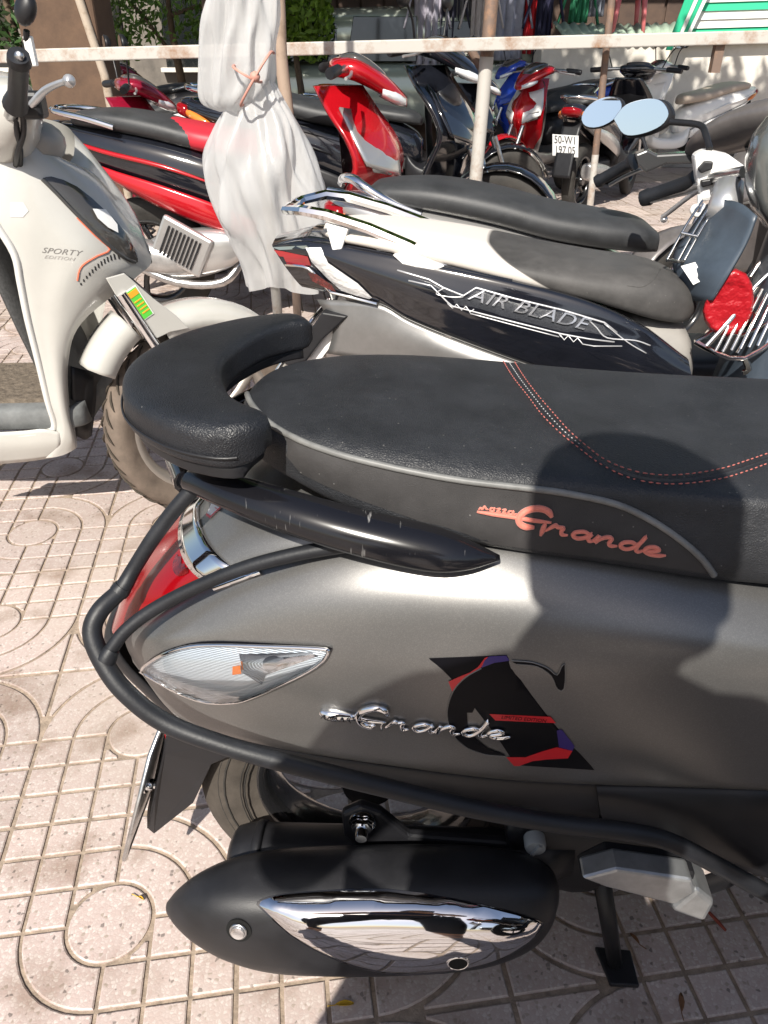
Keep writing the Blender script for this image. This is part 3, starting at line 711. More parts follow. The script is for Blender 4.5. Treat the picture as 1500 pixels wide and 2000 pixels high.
V, F = patch(n_, 5, 4); mk('floor_side', V, flipF(F), BLACKP, grey); mk('floor_side', mirV(V), F, BLACKP, grey)
# the rear floor of the body, closing it from below
mk('under_tray', *loftVF([sring(x, 0, z, ww, .03, 20, 4) for x, z, ww in ((-.2, .52, .09), (-.1, .49, .12), (.1, .46, .14), (.35, .44, .15), (.5, .43, .14))], 3), BLACKP, grey)

# --- wheels
def wheel(parent, c, r, wd, tyre_m, rim_m, steer=0, spokes=5, rim_r=None, lean=None, hub=.04, tread=0, nut=True):
    """a wheel as a part with tyre, rim and spokes under it; axle along y, turned by steer about z"""
    rm = rim_r or r * .64; root = None
    rot = Matrix.Rotation(steer, 3, 'Z'); c = Vector(c)
    hw = wd / 2
    prof = [(rm, -hw * .62), (rm + (r - rm) * .35, -hw * .95), (rm + (r - rm) * .68, -hw), (r * .965, -hw * .78), (r * .993, -hw * .4), (r, 0)]
    prof = prof + [(a, -b) for a, b in reversed(prof[:-1])]
    V, F = latheVF(prof, 48); V = [c + rot @ v for v in V]; ty = mk('wheel', V, F, tyre_m, parent)
    if tread:
        parts = []
        for i in range(tread):
            for s in (-1, 1):
                a = 2 * math.pi * (i + .5 * (s > 0)) / tread; pp = []
                for q in range(5):
                    f = q / 4; b = a + .16 * f; yy = s * hw * (.12 + .72 * f); rad = r * (1.0008 - .035 * max(0, f - .45) ** 1.5 * 2.2)
                    pp.append(c + rot @ Vector((rad * math.cos(b), yy, rad * math.sin(b))))
                parts.append(tubeVF(pp, [.0015, .003, .0032, .003, .001], 5))
        V, F = merge(parts); mk('tread_groove', V, F, mat('tread_shadow', (.05, .04, .03), .95), ty)
    prof = [(rm * 1.03, -hw * .66), (rm * .99, -hw * .70), (rm * .95, -hw * .62), (rm * .90, -hw * .30), (rm * .90, hw * .30), (rm * .95, hw * .62), (rm * .99, hw * .70), (rm * 1.03, hw * .66)]
    V, F = latheVF(prof, 40); rim = mk('rim', [c + rot @ v for v in V], F, rim_m, ty)
    parts = [latheVF([(0, -.035), (hub * .8, -.035), (hub, -.02), (hub, .02), (hub * .8, .035), (0, .035)], 24)]
    for i in range(spokes):
        a = 2 * math.pi * i / spokes + .3; d = Vector((math.cos(a), 0, math.sin(a))); e = Vector((math.cos(a + .25), 0, math.sin(a + .25)))
        parts.append(tubeVF([d * hub * .7, d * (rm * .45) + e * rm * .05, e * rm * .93], [.017, .013, .016], 8, 3, flat=.7, up=(0, 1, 0)))
    V, F = merge(parts); mk('spokes', [c + rot @ v for v in V], F, rim_m, ty, sharp=50)
    return ty
rw = Vector((-.022, 0, .262)); rwo = wheel(grey, rw, .25, .112, mat('dusty_black_tyre', (.062, .052, .043), .85, bump=(220, .4, .001), var=(12, .45)), mat('black_rim', (.012, .012, .013), .2, coat=.5), spokes=3, rim_r=.158, hub=.045)
for rr_, tt in ((.176, .0012), (.182, .001), (.205, .0016), (.214, .001)): mk('sidewall_ring', *tubeVF([rw + Vector((rr_ * math.cos(a * math.pi / 24), -.0555 + max(0, rr_ - .2) * .05, rr_ * math.sin(a * math.pi / 24))) for a in range(49)], tt, 6), TYRE, rwo)
V, F = latheVF([(0, 0), (.011, 0), (.011, .012), (.019, .013), (.019, .017), (.021, .018), (.021, .02), (0, .02)], 6)
axw = ML(708, 1605, .13)
def nutVF(c, r, s=1):
    a = latheVF([(0, -.026), (r * .55, -.026), (r * .62, -.022), (r * .62, -.012)], 20); b = latheVF([(r * .62, -.013), (r, -.012), (r, 0)], 6); d = latheVF([(r * 1.3, -.002), (r * 1.35, 0), (r * 1.3, .003), (0, .003)], 24)
    V, F = merge([a, b, d]); return [Vector(c) + Vector((v.x, v.y * s, v.z)) for v in V], F
mk('axle_nut', *nutVF(axw, .0135), CHROME, grey, sharp=40)
# swing arm bracket with the axle, engine block
prism('muffler_bracket', [ML(*q) for q in ((668,1582,.118),(705,1566,.118),(745,1580,.118),(800,1625,.118),(1000,1640,.118),(1010,1700,.118),(760,1700,.118),(672,1625,.118))], (0, .016, 0), BLACKP, grey, .005)
mk('engine', *loftVF([sring(x, y, z, hw, hh, 24, 3) for x, y, z, hw, hh in ((-.08, .10, .25, .04, .05), (0, .11, .26, .055, .085), (.18, .09, .29, .07, .09), (.30, .02, .30, .13, .085), (.42, .0, .31, .12, .08), (.47, 0, .32, .07, .05))], 4), mat('engine_black', (.018, .018, .02), .5, .3, var=(30, .4)), grey)
mk('engine_sump', *loftVF([sring(x, -.07, z, .06, hh, 20, 3.2) for x, z, hh in ((.17, .30, .03), (.2, .26, .07), (.27, .235, .085), (.33, .25, .07), (.40, .28, .04))], 3), BLACKP, grey)
h = ML(1045, 1648, .14); V, F = latheVF([(0, -.008), (.0125, -.008), (.014, -.004), (.014, .01), (0, .01)], 24); fc = mk('oil_cap', [h + v for v in V], F, mat('grey_cap', (.26, .27, .27), .5), grey, sharp=40)
mk('cap_ridge', *boxVF(h + Vector((0, -.009, 0)), (.004, .006, .022), Matrix.Rotation(R(25), 3, 'Y')), mat('grey_cap', (.26, .27, .27), .5), fc, smooth=False)

# --- muffler
MW = .185
def msec(x, w_, z, hw, hh, e=2.6): return sring(x, -w_, z, hw, hh, 32, e)
mb = loftVF([msec(-.272, .205, .226, .006, .010, 2), msec(-.258, .204, .226, .020, .028, 2.1), msec(-.232, .202, .224, .036, .050, 2.3), msec(-.19, .199, .220, .050, .070, 2.6), msec(-.13, .195, .215, .058, .083, 2.9), msec(-.04, .19, .215, .061, .088, 2.9), msec(.06, .187, .222, .060, .088, 2.9), msec(.14, .186, .232, .056, .082, 2.8), msec(.195, .184, .242, .046, .066, 2.6), msec(.222, .182, .25, .030, .045, 2.4), msec(.232, .18, .254, .012, .02, 2)], 5)
muf = mk('muffler', *mb, mat('muffler_plastic', (.013, .013, .015), .45, bump=(700, .25, .0008), var=(16, .35)), grey); muf_bvh = bvh_of([mb])
mk('muffler_drum', *loftVF([sring(x, -.118, z, hw, hh, 24, 2.2) for x, z, hw, hh in ((-.21, .195, .03, .04), (-.20, .197, .045, .056), (-.175, .198, .05, .062), (-.172, .198, .052, .065), (-.16, .198, .052, .065), (-.157, .198, .05, .062), (.0, .203, .05, .062), (.13, .21, .05, .058), (.19, .225, .04, .05), (.26, .25, .02, .03))], 2), BLACKP, muf)
ch = [(508,1768),(515,1758),(560,1748),(650,1742),(760,1743),(880,1758),(980,1778),(1045,1797),(1052,1808),(1030,1836),(975,1868),(900,1888),(800,1896),(720,1888),(640,1862),(570,1822)]
decal('cover_gasket', grow(ch, 7), M, muf_bvh, BLACKG, muf, .0012, 18, k=2)
cc = decal('chrome_cover', ch, M, muf_bvh, mat('dark_chrome', (.72, .72, .74), .045, 1), muf, .003, 12, dome=.012, k=3)
h = M.hit(893, 1860, muf_bvh)
def ring_at(c, n, r, rt):
    n = n.normalized(); a = n.orthogonal().normalized(); b = n.cross(a); return tubeVF([c + (a * math.cos(2 * math.pi * i / 24) + b * math.sin(2 * math.pi * i / 24)) * r for i in range(25)], rt, 8)
nn = h[1] if h[1].dot(M.eye - h[0]) > 0 else -h[1]
mk('outlet_ring', *ring_at(h[0] + nn * .0125, nn, .0125, .0024), CHROME, muf)
def disc_at(c, n, r, m, name, parent, t=.003):
    n = n.normalized(); a = n.orthogonal().normalized(); b = n.cross(a); P = [c + (a * math.cos(2 * math.pi * i / 24) + b * math.sin(2 * math.pi * i / 24)) * r for i in range(24)]
    return prism(name, P, n * t, m, parent, 0)
disc_at(h[0] + nn * .0125, nn, .0115, mat('hole_black', (.002, .002, .002), .9), 'outlet', muf, .004)
h = M.hit(467, 1816, muf_bvh); nn = h[1] if h[1].dot(M.eye - h[0]) > 0 else -h[1]
disc_at(h[0] + nn * .0005, nn, .016, mat('hole_black', (.002, .002, .002), .9), 'screw_recess', muf, .002); disc_at(h[0] + nn * .004, nn, .008, CHROME, 'screw', muf, .006); mk('screw_washer', *ring_at(h[0] + nn * .003, nn, .0095, .002), STEEL, muf)

# --- rear mudguard, number plate
mg = [(345,1405),(470,1440),(455,1470),(415,1488),(378,1565),(300,1625),(288,1612),(292,1580),(318,1500),(330,1440)]
pts = [ML(a, b, .055) for a, b in mg]
V, F = prismVF(pts, (0, .004, 0)); 
c1 = [ML(*q) for q in ((330,1415,.075),(322,1470,.075),(302,1560,.072),(290,1618,.06))]; 
rowsm = [[v for v in c1], [Vector((v.x - .012, v.y * .35, v.z - .004)) for v in c1], [Vector((v.x - .012, -v.y * .35, v.z - .004)) for v in c1], [Vector((v.x, -v.y, v.z)) for v in c1]]
V, F = patch(rowsm, 5, 3); mud = mk('mudguard', V, F, BLACKP, grey, solid=.004)
for s in (1, -1):
    q = [ML(*q) for q in ((330,1412,.076),(480,1445,.08),(452,1474,.078),(414,1490,.077),(378,1566,.074),(302,1626,.062),(290,1616,.061),(303,1560,.073),(322,1470,.076))]
    if s < 0: q = mirV(q)
    prism('mudguard_side', q, (0, .005, 0), BLACKP, mud, .001)
t0, t1 = ML(309, 1428, .07), ML(250, 1664, .07); up_ = (t0 - t1).normalized(); nrm = Vector((-up_.z, 0, up_.x)).normalized(); cen = (t0 + t1) / 2; cen.y = 0
PLATE = mat('plate_white', (.72, .72, .70), .35, .3, var=(30, .15))
V = []; hwp, hhp = .095, (t0 - t1).length / 2 * .86; 
q = [cen + Vector((0, a, 0)) + up_ * b for a, b in ((-hwp, -hhp), (hwp, -hhp), (hwp, hhp), (-hwp, hhp))]
plate = prism('number_plate', q, nrm * .0025, PLATE, grey, .001)
tube('plate_frame', q + [q[0]], .0035, STEEL, plate, 6)
V, F = nutVF((0, 0, 0), .009); pq = cen + up_ * hhp * .1 + Vector((0, -.06, 0)) - nrm * 0; mk('plate_bolt', [pq + Vector((-v.y, v.x, v.z)) for v in V], F, CHROME, plate)
box('red_reflector', t0 + Vector((.012, .02, -.01)), (.006, .05, .03), REDLENS, grey, bev=.002)

# --- passenger foot peg, stand
q = [ML(*p) for p in ((1132,1694,.20),(1200,1676,.20),(1345,1697,.20),(1352,1720,.20),(1310,1746,.20),(1180,1712,.20))]
prism('foot_peg', q, (0, .03, 0), mat('cast_aluminium', (.42, .43, .44), .4, .8, var=(30, .2)), grey, .004)
prism('peg_rubber', [ML(*p) for p in ((1128,1690,.186),(1185,1662,.186),(1352,1684,.186),(1348,1698,.186),(1200,1676,.186))], (0, .03, 0), BLACKP, grey, .003)
q = [ML(*p) for p in ((1350,1700,.19),(1385,1728,.19),(1365,1765,.19),(1300,1742,.19))]; prism('peg_mount', q, (0, .05, 0), MATS['cast_aluminium'], grey, .006)
tube('peg_link', [ML(1360,1735,.17), ML(1420,1715,.12), ML(1420,1690,.05)], .012, BLACKP, grey, 8)
fp = M.Zl(1200, 1885, .006); tp = ML(1175, 1790, .10)
def stand(s):
    a, b = Vector((tp.x - .02, -.115 * s, .20)), Vector((fp.x, fp.y * s, .012))
    V, F = merge([tubeVF([a, a.lerp(b, .6), b], [.013, .012, .011], 8, flat=1)]); st = mk('stand_leg', V, F, BLACKP, grey)
    prism('stand_foot', [Vector((fp.x - .025, (fp.y + .025) * s, .006)), Vector((fp.x + .028, (fp.y + .022) * s, .006)), Vector((fp.x + .03, (fp.y - .03) * s, .006)), Vector((fp.x - .012, (fp.y - .03) * s, .006))], (0, 0, .008), BLACKP, st, .002)
stand(1); stand(-1); tube('stand_crossbar', [(tp.x - .01, -.115, .17), (tp.x - .01, .115, .17)], .01, BLACKP, grey, 8)

# --- front half, beyond the right edge of the picture
mk('floorboard', *loftVF([sring(x, 0, z, ww, hh, 28, 5) for x, z, ww, hh in ((.44, .42, .15, .05), (.52, .37, .17, .06), (.62, .35, .175, .06), (.82, .35, .17, .06), (.92, .37, .15, .05))], 4), BLACKP, grey)
mk('seat_front_panel', *loftVF([sring(x, 0, z, ww, hh, 24, 3) for x, z, ww, hh in ((.44, .60, .165, .14), (.58, .58, .145, .15), (.66, .56, .11, .14), (.69, .55, .06, .10))], 4), GREY, grey)
V, F = loftVF([[Vector((x + .0, y, z)) for y, z in [(a * ww, zz) for a in (-1, -.6, 0, .6, 1) for zz in ()]] for x, ww in ()] or [sring(.0, 0, 0, .1, .1)] * 2)
lg = []
for z, ww, x0 in ((.34, .13, .93), (.45, .19, .97), (.60, .215, .99), (.75, .20, .96), (.88, .15, .90), (.95, .09, .87)):
    ring = []
    for i in range(24):
        a = 2 * math.pi * i / 24; ring.append(Vector((x0 + (.075 if math.cos(a) > 0 else .03) * math.cos(a) - .10 * abs(math.sin(a)) ** 2.2, ww * math.sin(a), z)))
    lg.append(ring)
mk('leg_shield', *loftVF(lg, 4), GREY, grey)
st_ = R(0)
wheel(grey, (1.20, 0, .25), .25, .10, TYRE, MATS['black_rim'], 0, spokes=5, rim_r=.158)
for s in (-1, 1): tube('fork_leg', [(1.05, .075 * s, .62), (1.12, .075 * s, .45), (1.20, .072 * s, .25)], .018, STEEL, grey, 12)
fr_ = []
for i in range(13):
    a = R(20 + 140 * i / 12); fr_.append([Vector((1.20 + .285 * math.cos(a), y, .25 + .285 * math.sin(a) - .02 * abs(y) / .07)) for y in (-.075, -.05, 0, .05, .075)])
V, F = grid(fr_); mk('front_fender', V, F, GREY, grey, solid=.004)
tube('handlebar', [(.80, -.34, 1.0), (.86, -.2, 1.02), (.90, 0, 1.02), (.86, .2, 1.02), (.80, .34, 1.0)], .013, STEEL, grey, 10, 4)
for s in (-1, 1):
    tube('grip', [(.785, .36 * s, .995), (.835, .24 * s, 1.012)], .018, RUBBER, grey, 12)
    tube('brake_lever', [(.87, .2 * s, 1.0), (.86, .28 * s, .985), (.84, .35 * s, .975)], .006, SILVER, grey, 8, 3)
    tube('mirror_stalk', [(.87, .2 * s, 1.03), (.85, .26 * s, 1.12), (.84, .30 * s, 1.18)], .005, BLACKP, grey, 8, 3)
    mk('mirror', *loftVF([[Vector((.84 + dx, .31 * s + .065 * k * math.cos(2 * math.pi * i / 20), 1.2 + .045 * k * math.sin(2 * math.pi * i / 20))) for i in range(20)] for dx, k in ((-.012, .92), (-.008, 1), (.01, .9), (.025, .5))], 1), BLACKG, grey)
mk('handlebar_cover', *loftVF([sring(x, 0, z, ww, hh, 24, 2.6) for x, z, ww, hh in ((.84, 1.02, .06, .03), (.87, 1.02, .15, .05), (.93, 1.01, .14, .065), (.98, 1.0, .09, .05), (1.0, .99, .03, .02))], 3), GREY, grey)
V, F = latheVF([(0, .03), (.05, .026), (.072, .01), (.074, 0), (0, 0)], 24, 'x'); mk('headlight', [Vector((.975, 0, 1.0)) + v for v in V], F, mat('lamp_glass', (.8, .82, .84), .08, .3, coat=1), grey)
# ================================================================ THE PERSON TAKING THE PICTURE (behind the camera)
def skin_body(name, joints, edges, m, root, parent=None, sub=2):
    me = bpy.data.meshes.new(name); me.from_pydata([tuple(j[0]) for j in joints], edges, []); me.update()
    o = bpy.data.objects.new(name, me); col.objects.link(o)
    sm = o.modifiers.new('skin', 'SKIN'); sm.use_smooth_shade = True
    for i, j in enumerate(joints):
        v = me.skin_vertices[0].data[i]; r = j[1]; v.radius = r if hasattr(r, '__len__') else (r, r); v.use_root = (i == root)
    s = o.modifiers.new('sub', 'SUBSURF'); s.levels = sub; s.render_levels = sub
    dg = bpy.context.evaluated_depsgraph_get(); me2 = bpy.data.meshes.new_from_object(o.evaluated_get(dg)); bpy.data.objects.remove(o); me2.name = name
    return link(name, me2, m, parent)
SKIN = mat('skin', (.42, .25, .17), .5, var=(30, .1)); SHIRT = mat('dark_shirt', (.05, .055, .09), .8, bump=(60, .5, .006)); TROUS = mat('dark_trousers', (.04, .042, .05), .85, bump=(50, .5, .006)); HAIR = mat('black_hair', (.012, .01, .009), .5, bump=(300, .6, .003))
PX, PY = -.015, -.22
def P_(x, y, z): return Vector((PX + x, PY + y, z))
person = thing('person', 'person in dark clothes and helmet photographing the grey scooter', 'person', (PX, PY, 0))
def loc(v): return v - Vector((PX, PY, 0))
J_ = [(P_(0, -.02, .93), (.155, .12)), (P_(0, -.02, 1.10), (.145, .105)), (P_(0, 0, 1.22), (.165, .11)), (P_(0, .01, 1.33), (.12, .085)), (P_(.02, .03, 1.40), .055), (P_(.06, .06, 1.45), .052),
      (P_(-.2, .0, 1.31), .064), (P_(-.33, .0, 1.12), .05), (P_(-.19, .165, 1.165), .038), (P_(-.14, .205, 1.185), .03),
      (P_(.19, .0, 1.32), .062), (P_(.28, .02, 1.14), .05), (P_(.10, .165, 1.165), .038), (P_(.045, .205, 1.185), .03),
      (P_(-.12, -.01, .84), .105), (P_(-.25, .05, .47), .08), (P_(-.27, .0, .12), .055), (P_(-.275, .0, .055), .045), (P_(-.29, .13, .04), .038),
      (P_(.12, -.01, .84), .105), (P_(.14, .05, .47), .08), (P_(.14, .0, .12), .055), (P_(.14, .0, .055), .045), (P_(.15, .13, .04), .038)]
J_ = [(loc(a), b) for a, b in J_]
ed = [(0, 1), (1, 2), (2, 3), (3, 4), (4, 5), (3, 6), (6, 7), (7, 8), (8, 9), (3, 10), (10, 11), (11, 12), (12, 13), (0, 14), (14, 15), (15, 16), (16, 17), (17, 18), (0, 19), (19, 20), (20, 21), (21, 22), (22, 23)]
body = skin_body('body', J_, ed, SKIN, 0, person)
# clothes: a loose shirt and trousers grown on the same joints
def sub_skin(name, idx, k, m, ends=None):
    jj = []; mp = {}
    for n_, i in enumerate(idx):
        r = J_[i][1]; r = tuple(q * k for q in r) if hasattr(r, '__len__') else (r * k, r * k); jj.append((J_[i][0], r)); mp[i] = n_
    if ends:
        for n_, i, a, r in ends: jj.append((Vector(a), r)); mp[n_] = len(jj) - 1
    e2 = [(mp[a], mp[b]) for a, b in ed if a in mp and b in mp] + [(mp[i], mp[n_]) for n_, i, a, r in (ends or [])]
    return skin_body(name, jj, e2, m, 0, person)
sub_skin('shirt', [0, 1, 2, 3, 6, 7, 10, 11], 1.16, SHIRT, [(100, 7, J_[7][0].lerp(J_[8][0], .35), .055), (101, 11, J_[11][0].lerp(J_[12][0], .35), .055)])
sub_skin('trousers', [0, 14, 15, 16, 19, 20, 21], 1.15, TROUS)
# head
V, F = latheVF([(.012, -.125), (.045, -.12), (.058, -.095), (.066, -.05), (.074, 0), (.078, .05), (.066, .095), (.035, .118), (.0, .122)], 24, 'z')
hc = loc(P_(.065, .085, 1.515)); tl_ = Matrix.Rotation(R(-22), 3, 'X')
V = [Vector((v.x, v.y * 1.18 + (.012 if v.y > 0 and v.z < -.03 else 0), v.z)) for v in V]
head = mk('head', [hc + tl_ @ v for v in V], F, SKIN, person)
mk('nose', *[([hc + tl_ @ Vector((v.x, v.y + .092, v.z - .01)) for v in a], b) for a, b in [latheVF([(0, .03), (.006, .02), (.011, -.01), (.013, -.022), (0, -.028)], 10, 'z')]][0], SKIN, head)
for s in (-1, 1):
    V, F = latheVF([(0, -.008), (.012, -.005), (.014, 0), (.012, .005), (0, .008)], 12); mk('eye', [hc + tl_ @ Vector((s * .03 + v.x * .8, .082 + v.y * .8, .01 + v.z * .5)) for v in V], F, mat('eye_white', (.6, .6, .6), .2), head)
    V, F = latheVF([(0, -.006), (.016, -.004), (.018, 0), (.016, .004), (0, .006)], 12, 'x'); mk('ear', [hc + tl_ @ Vector((s * .078 + v.x, v.y * .9, v.z * 1.6)) for v in V], F, SKIN, head)
mk('mouth', *[([hc + tl_ @ Vector((v.x * 1.6, v.y * .5 + .082, v.z * .45 - .062)) for v in a], b) for a, b in [latheVF([(0, -.008), (.012, -.004), (.014, 0), (.012, .004), (0, .008)], 12)]][0], mat('lips', (.35, .14, .12), .5), head)
V, F = latheVF([(.080, -.07), (.083, .0), (.08, .05), (.066, .085), (.04, .105), (0, .11)], 24, 'z'); mk('hair', [hc + tl_ @ Vector((v.x, v.y * 1.12 - .018, v.z)) for v in V], F, HAIR, person)
V, F = latheVF([(.080, -.05), (.090, -.04), (.093, .0), (.090, .05), (.078, .085), (.052, .112), (.026, .122), (0, .124)], 28, 'z'); mk('helmet', [hc + tl_ @ Vector((v.x, v.y * 1.12 - .01, v.z)) for v in V], F, mat('dark_helmet', (.02, .02, .03), .2, coat=.6), person, solid=.012)
# hands: a palm and five bent fingers each, closed on the phone
for s, wi in ((-1, 9), (1, 13)):
    wr = J_[wi][0]; pc = loc(Vector((s * .062, -.028, 1.185)))
    jj = [(wr, .026), (wr.lerp(pc, .5), (.032, .02)), (pc, (.034, .016))]; ee = [(0, 1), (1, 2)]
    for f, (dz, ln) in enumerate(((.028, .07), (.010, .075), (-.008, .07), (-.024, .056))):
        b = pc + Vector((-s * .008, .0, dz)); n0 = len(jj)
        jj += [(b + Vector((s * .008, .018, 0)), .0088), (b + Vector((s * .002, .018 + .012, .002)), .0085), (b + Vector((-s * ln * .45, .016, .003)), .0078), (b + Vector((-s * ln * .8, .006, .002)), .0068)]
        ee += [(2, n0), (n0, n0 + 1), (n0 + 1, n0 + 2), (n0 + 2, n0 + 3)]
    n0 = len(jj); jj += [(pc + Vector((s * .004, -.016, .022)), .0105), (pc + Vector((-s * .016, -.022, .038)), .0095), (pc + Vector((-s * .036, -.018, .046)), .0082)]; ee += [(1, n0), (n0, n0 + 1), (n0 + 1, n0 + 2)]
    skin_body('hand', jj, ee, SKIN, 0, person)
ph = thing('phone', 'dark slab phone held up in front of the person', 'phone', (0, -.035, 1.115))
box('phone_body', (0, 0, .075), (.075, .008, .155), BLACKG, ph, bev=.004); box('phone_screen', (0, -.0052, .075), (.07, .001, .148), mat('screen_glass', (.02, .02, .022), .05, coat=1), ph, bev=0)
# ================================================================ THE BLACK AND SILVER SCOOTER BEHIND IT
A = Frame(0, 1.80, -10)
def AL(*q): return A.L(*q)
black = thing('motor_scooter', 'glossy black scooter with chrome rail and silver lettering, beside the grey one', 'scooter', A.o, A.yaw)
SLATE = mat('slate_plastic', (.05, .065, .085), .35, var=(8, .3)); SEATGREY = leather('worn_grey_seat', (.055, .052, .050), 500, .6, .15); PALE = mat('pale_beige', (.62, .58, .53), .55, bump=(300, .15, .001), var=(12, .08))
PRINT = mat('silver_print', (.55, .55, .56), .35, .5); WHITEP = mat('white_plastic', (.78, .77, .75), .3, coat=.3)
GLOSS = mat('piano_black', (.008, .009, .013), .1, coat=1, var=(12, .2))
rows = [
 [(532,480,.05),(600,470,.095),(720,488,.12),(850,516,.14),(1000,550,.152),(1150,592,.158),(1260,642,.158),(1345,704,.15)],
 [(534,484,.055),(605,482,.108),(725,508,.135),(855,545,.155),(1005,585,.166),(1155,630,.17),(1265,670,.168),(1348,720,.156)],
 [(540,495,.06),(615,500,.116),(735,538,.147),(865,582,.165),(1015,628,.175),(1165,672,.178),(1272,706,.175),(1352,738,.16)],
 [(560,525,.07),(660,535,.118),(765,577,.145),(885,622,.16),(1035,672,.17),(1175,714,.172),(1282,748,.168),(1357,772,.155)],
 [(590,560,.06),(735,592,.115),(802,627,.13),(902,667,.14),(1042,717,.145),(1182,762,.145),(1292,792,.14),(1362,812,.13)]]
net = [[AL(*q) for q in r] for r in rows]
vf = patch([[v + Vector((0, .03, -.002)) for v in net[0]]] + net + [[v + Vector((0, .05, .0)) for v in net[-1]]], 6, 5); ab_bvh = bvh_of([vf])
sp = mk('side_panel', vf[0], flipF(vf[1]), GLOSS, black); mk('side_panel', mirV(vf[0]), vf[1], GLOSS, black)
# tail bridge
br_ = []
for i in range(5):
    a, b = net[0][i], Vector((net[0][i].x, -net[0][i].y, net[0][i].z)); br_.append([a.lerp(b, j / 8) + Vector((0, 0, .012 * math.sin(math.pi * j / 8))) for j in range(9)])
V, F = grid(br_); mk('tail_bridge', V, F, GLOSS, black, solid=.004)
# lower panel, matt silver
lo = [[AL(*q) for q in r] for r in ([(620,585,.07),(735,592,.112),(802,628,.127),(902,668,.136),(1042,718,.14),(1182,763,.14)], [(650,640,.09),(740,650,.125),(820,675,.14),(910,705,.15),(1045,750,.152),(1182,795,.15)], [(640,690,.09),(735,705,.12),(820,725,.135),(910,750,.14),(1045,795,.14),(1182,830,.14)])]
V, F = patch(lo, 5, 5); LS = mat('matte_silver', (.25, .245, .24), .4, .7, var=(20, .1)); mk('lower_panel', V, flipF(F), LS, black, solid=.004); mk('lower_panel', mirV(V), F, LS, black, solid=.004)
# lamps
CLW = mat('milky_lens', (.82, .83, .83), .12, .25, coat=1, bump=(90, .6, .006))
tlm = decal('tail_light', [(536,488),(552,490),(602,500),(608,518),(560,512),(545,504)], A, ab_bvh, mat('deep_red_lens', (.30, .015, .02), .15, coat=1), black, .002, 8, dome=.006)
decal('chrome_strip', [(533,482),(600,480),(606,486),(548,488)], A, ab_bvh, CHROME, black, .003, 8)
ln_ = decal('signal_lens', [(598,484),(628,484),(642,512),(700,552),(728,580),(722,582),(698,576),(668,566),(640,542),(610,510)], A, ab_bvh, CLW, black, .003, 8, dome=.008)
decal('lens_red', [(606,528),(622,530),(652,552),(660,564),(646,560),(614,544)], A, ab_bvh, REDDARK, ln_, .010, 8)
tube('lens_rim', onsurf([(560,516),(604,522),(640,560),(672,588),(705,600),(738,590)], A, ab_bvh, .004), .004, CHROME, black, 6)
# printed lines and raised name
def pr_(ln, r=.0012): return tubeVF(onsurf(ln, A, ab_bvh, .0006, 1 if len(ln) > 5 else 4), r, 5)
for ln, r in (([(776,528),(800,535),(838,546),(866,562),(905,578),(930,562),(1000,582),(1100,606),(1180,630),(1205,650)], .0022), ([(798,548),(842,558),(874,590),(884,598),(1000,628),(1096,652),(1150,662),(1200,668)], .0018),
              ([(874,592),(884,602),(892,594),(902,606),(910,598),(918,610),(926,604)], .0014), ([(918,612),(1000,634),(1092,658)], .0014), ([(1092,652),(1102,664),(1110,655),(1120,668),(1128,660),(1138,672),(1160,676),(1215,676)], .0014),
              ([(1150,625),(1165,640),(1186,660),(1240,665),(1270,675)], .0016), ([(868,562),(852,574),(880,580),(905,580)], .0014), ([(1180,632),(1225,668),(1262,690)], .0014)):
    V, F = pr_(ln, r); mk('printed_line', V, F, PRINT, sp)
decal('carbon_print', [(800,540),(836,550),(868,566),(905,584),(932,568),(1100,612),(1178,636),(1196,656),(1100,648),(1000,622),(890,594),(845,555)], A, ab_bvh, mat('carbon_print', (.03, .032, .038), .3, bump=(500, .6, .001), var=(420, .6)), sp, .0004, 10)
text_on('emblem', 'AIR BLADE', (1030, 604), (46, 12.2), (9, -34), A, ab_bvh, mat('brushed_silver', (.62, .62, .64), .2, .9), black, .004, .35, 1.05, ext=.003)
# seat
SX = [-.13, -.09, -.02, .08, .18, .28, .38, .48, .56, .62, .665, .69]
SW = [.05, .095, .118, .13, .135, .136, .134, .128, .118, .10, .07, .03]
SCZ = [.842, .850, .851, .845, .834, .818, .802, .790, .783, .769, .746, .722]
SBZ = [.828, .825, .82, .806, .79, .77, .75, .728, .706, .690, .682, .69]
rings = []
for x, ww, zc, zb in zip(SX, SW, SCZ, SBZ):
    half = [(ww * .8, zb - .006), (ww + .006, zb), (ww + .008, zb + (zc - zb) * .5), (ww * .9, zc - .012), (ww * .55, zc - .002), (ww * .2, zc)]
    rings.append(curve([(x, -a, b) for a, b in half] + [(x, a, b) for a, b in reversed(half)], 3))
vf = loftVF(rings, 5)
def rear_pale():
    """seat colour: pale at the rear, grey towards the front; the border slants forward towards the lower edge"""
    m = SEATGREY.copy(); m.name = 'rear_pale_seat'; n = m.node_tree; b = n.nodes['Principled BSDF']; lk = n.links.new
    tc = n.nodes.new('ShaderNodeTexCoord'); se = n.nodes.new('ShaderNodeSeparateXYZ'); lk(tc.outputs['Object'], se.inputs[0])
    k = n.nodes.new('ShaderNodeMath'); k.operation = 'MULTIPLY_ADD'; k.inputs[1].default_value = 1.9; lk(se.outputs[2], k.inputs[0]); lk(se.outputs[0], k.inputs[2])
    r = n.nodes.new('ShaderNodeMapRange'); r.inputs['From Min'].default_value = 1.800; r.inputs['From Max'].default_value = 1.806; lk(k.outputs[0], r.inputs[0])
    mx = n.nodes.new('ShaderNodeMix'); mx.data_type = 'RGBA'; lk(r.outputs[0], mx.inputs[0]); mx.inputs[6].default_value = (.60, .56, .51, 1)
    old = b.inputs['Base Color'].links[0].from_socket; lk(old, mx.inputs[7]); lk(mx.outputs[2], b.inputs['Base Color']); return m
st = mk('seat', *vf, rear_pale(), black); seat_b = bvh_of([vf])
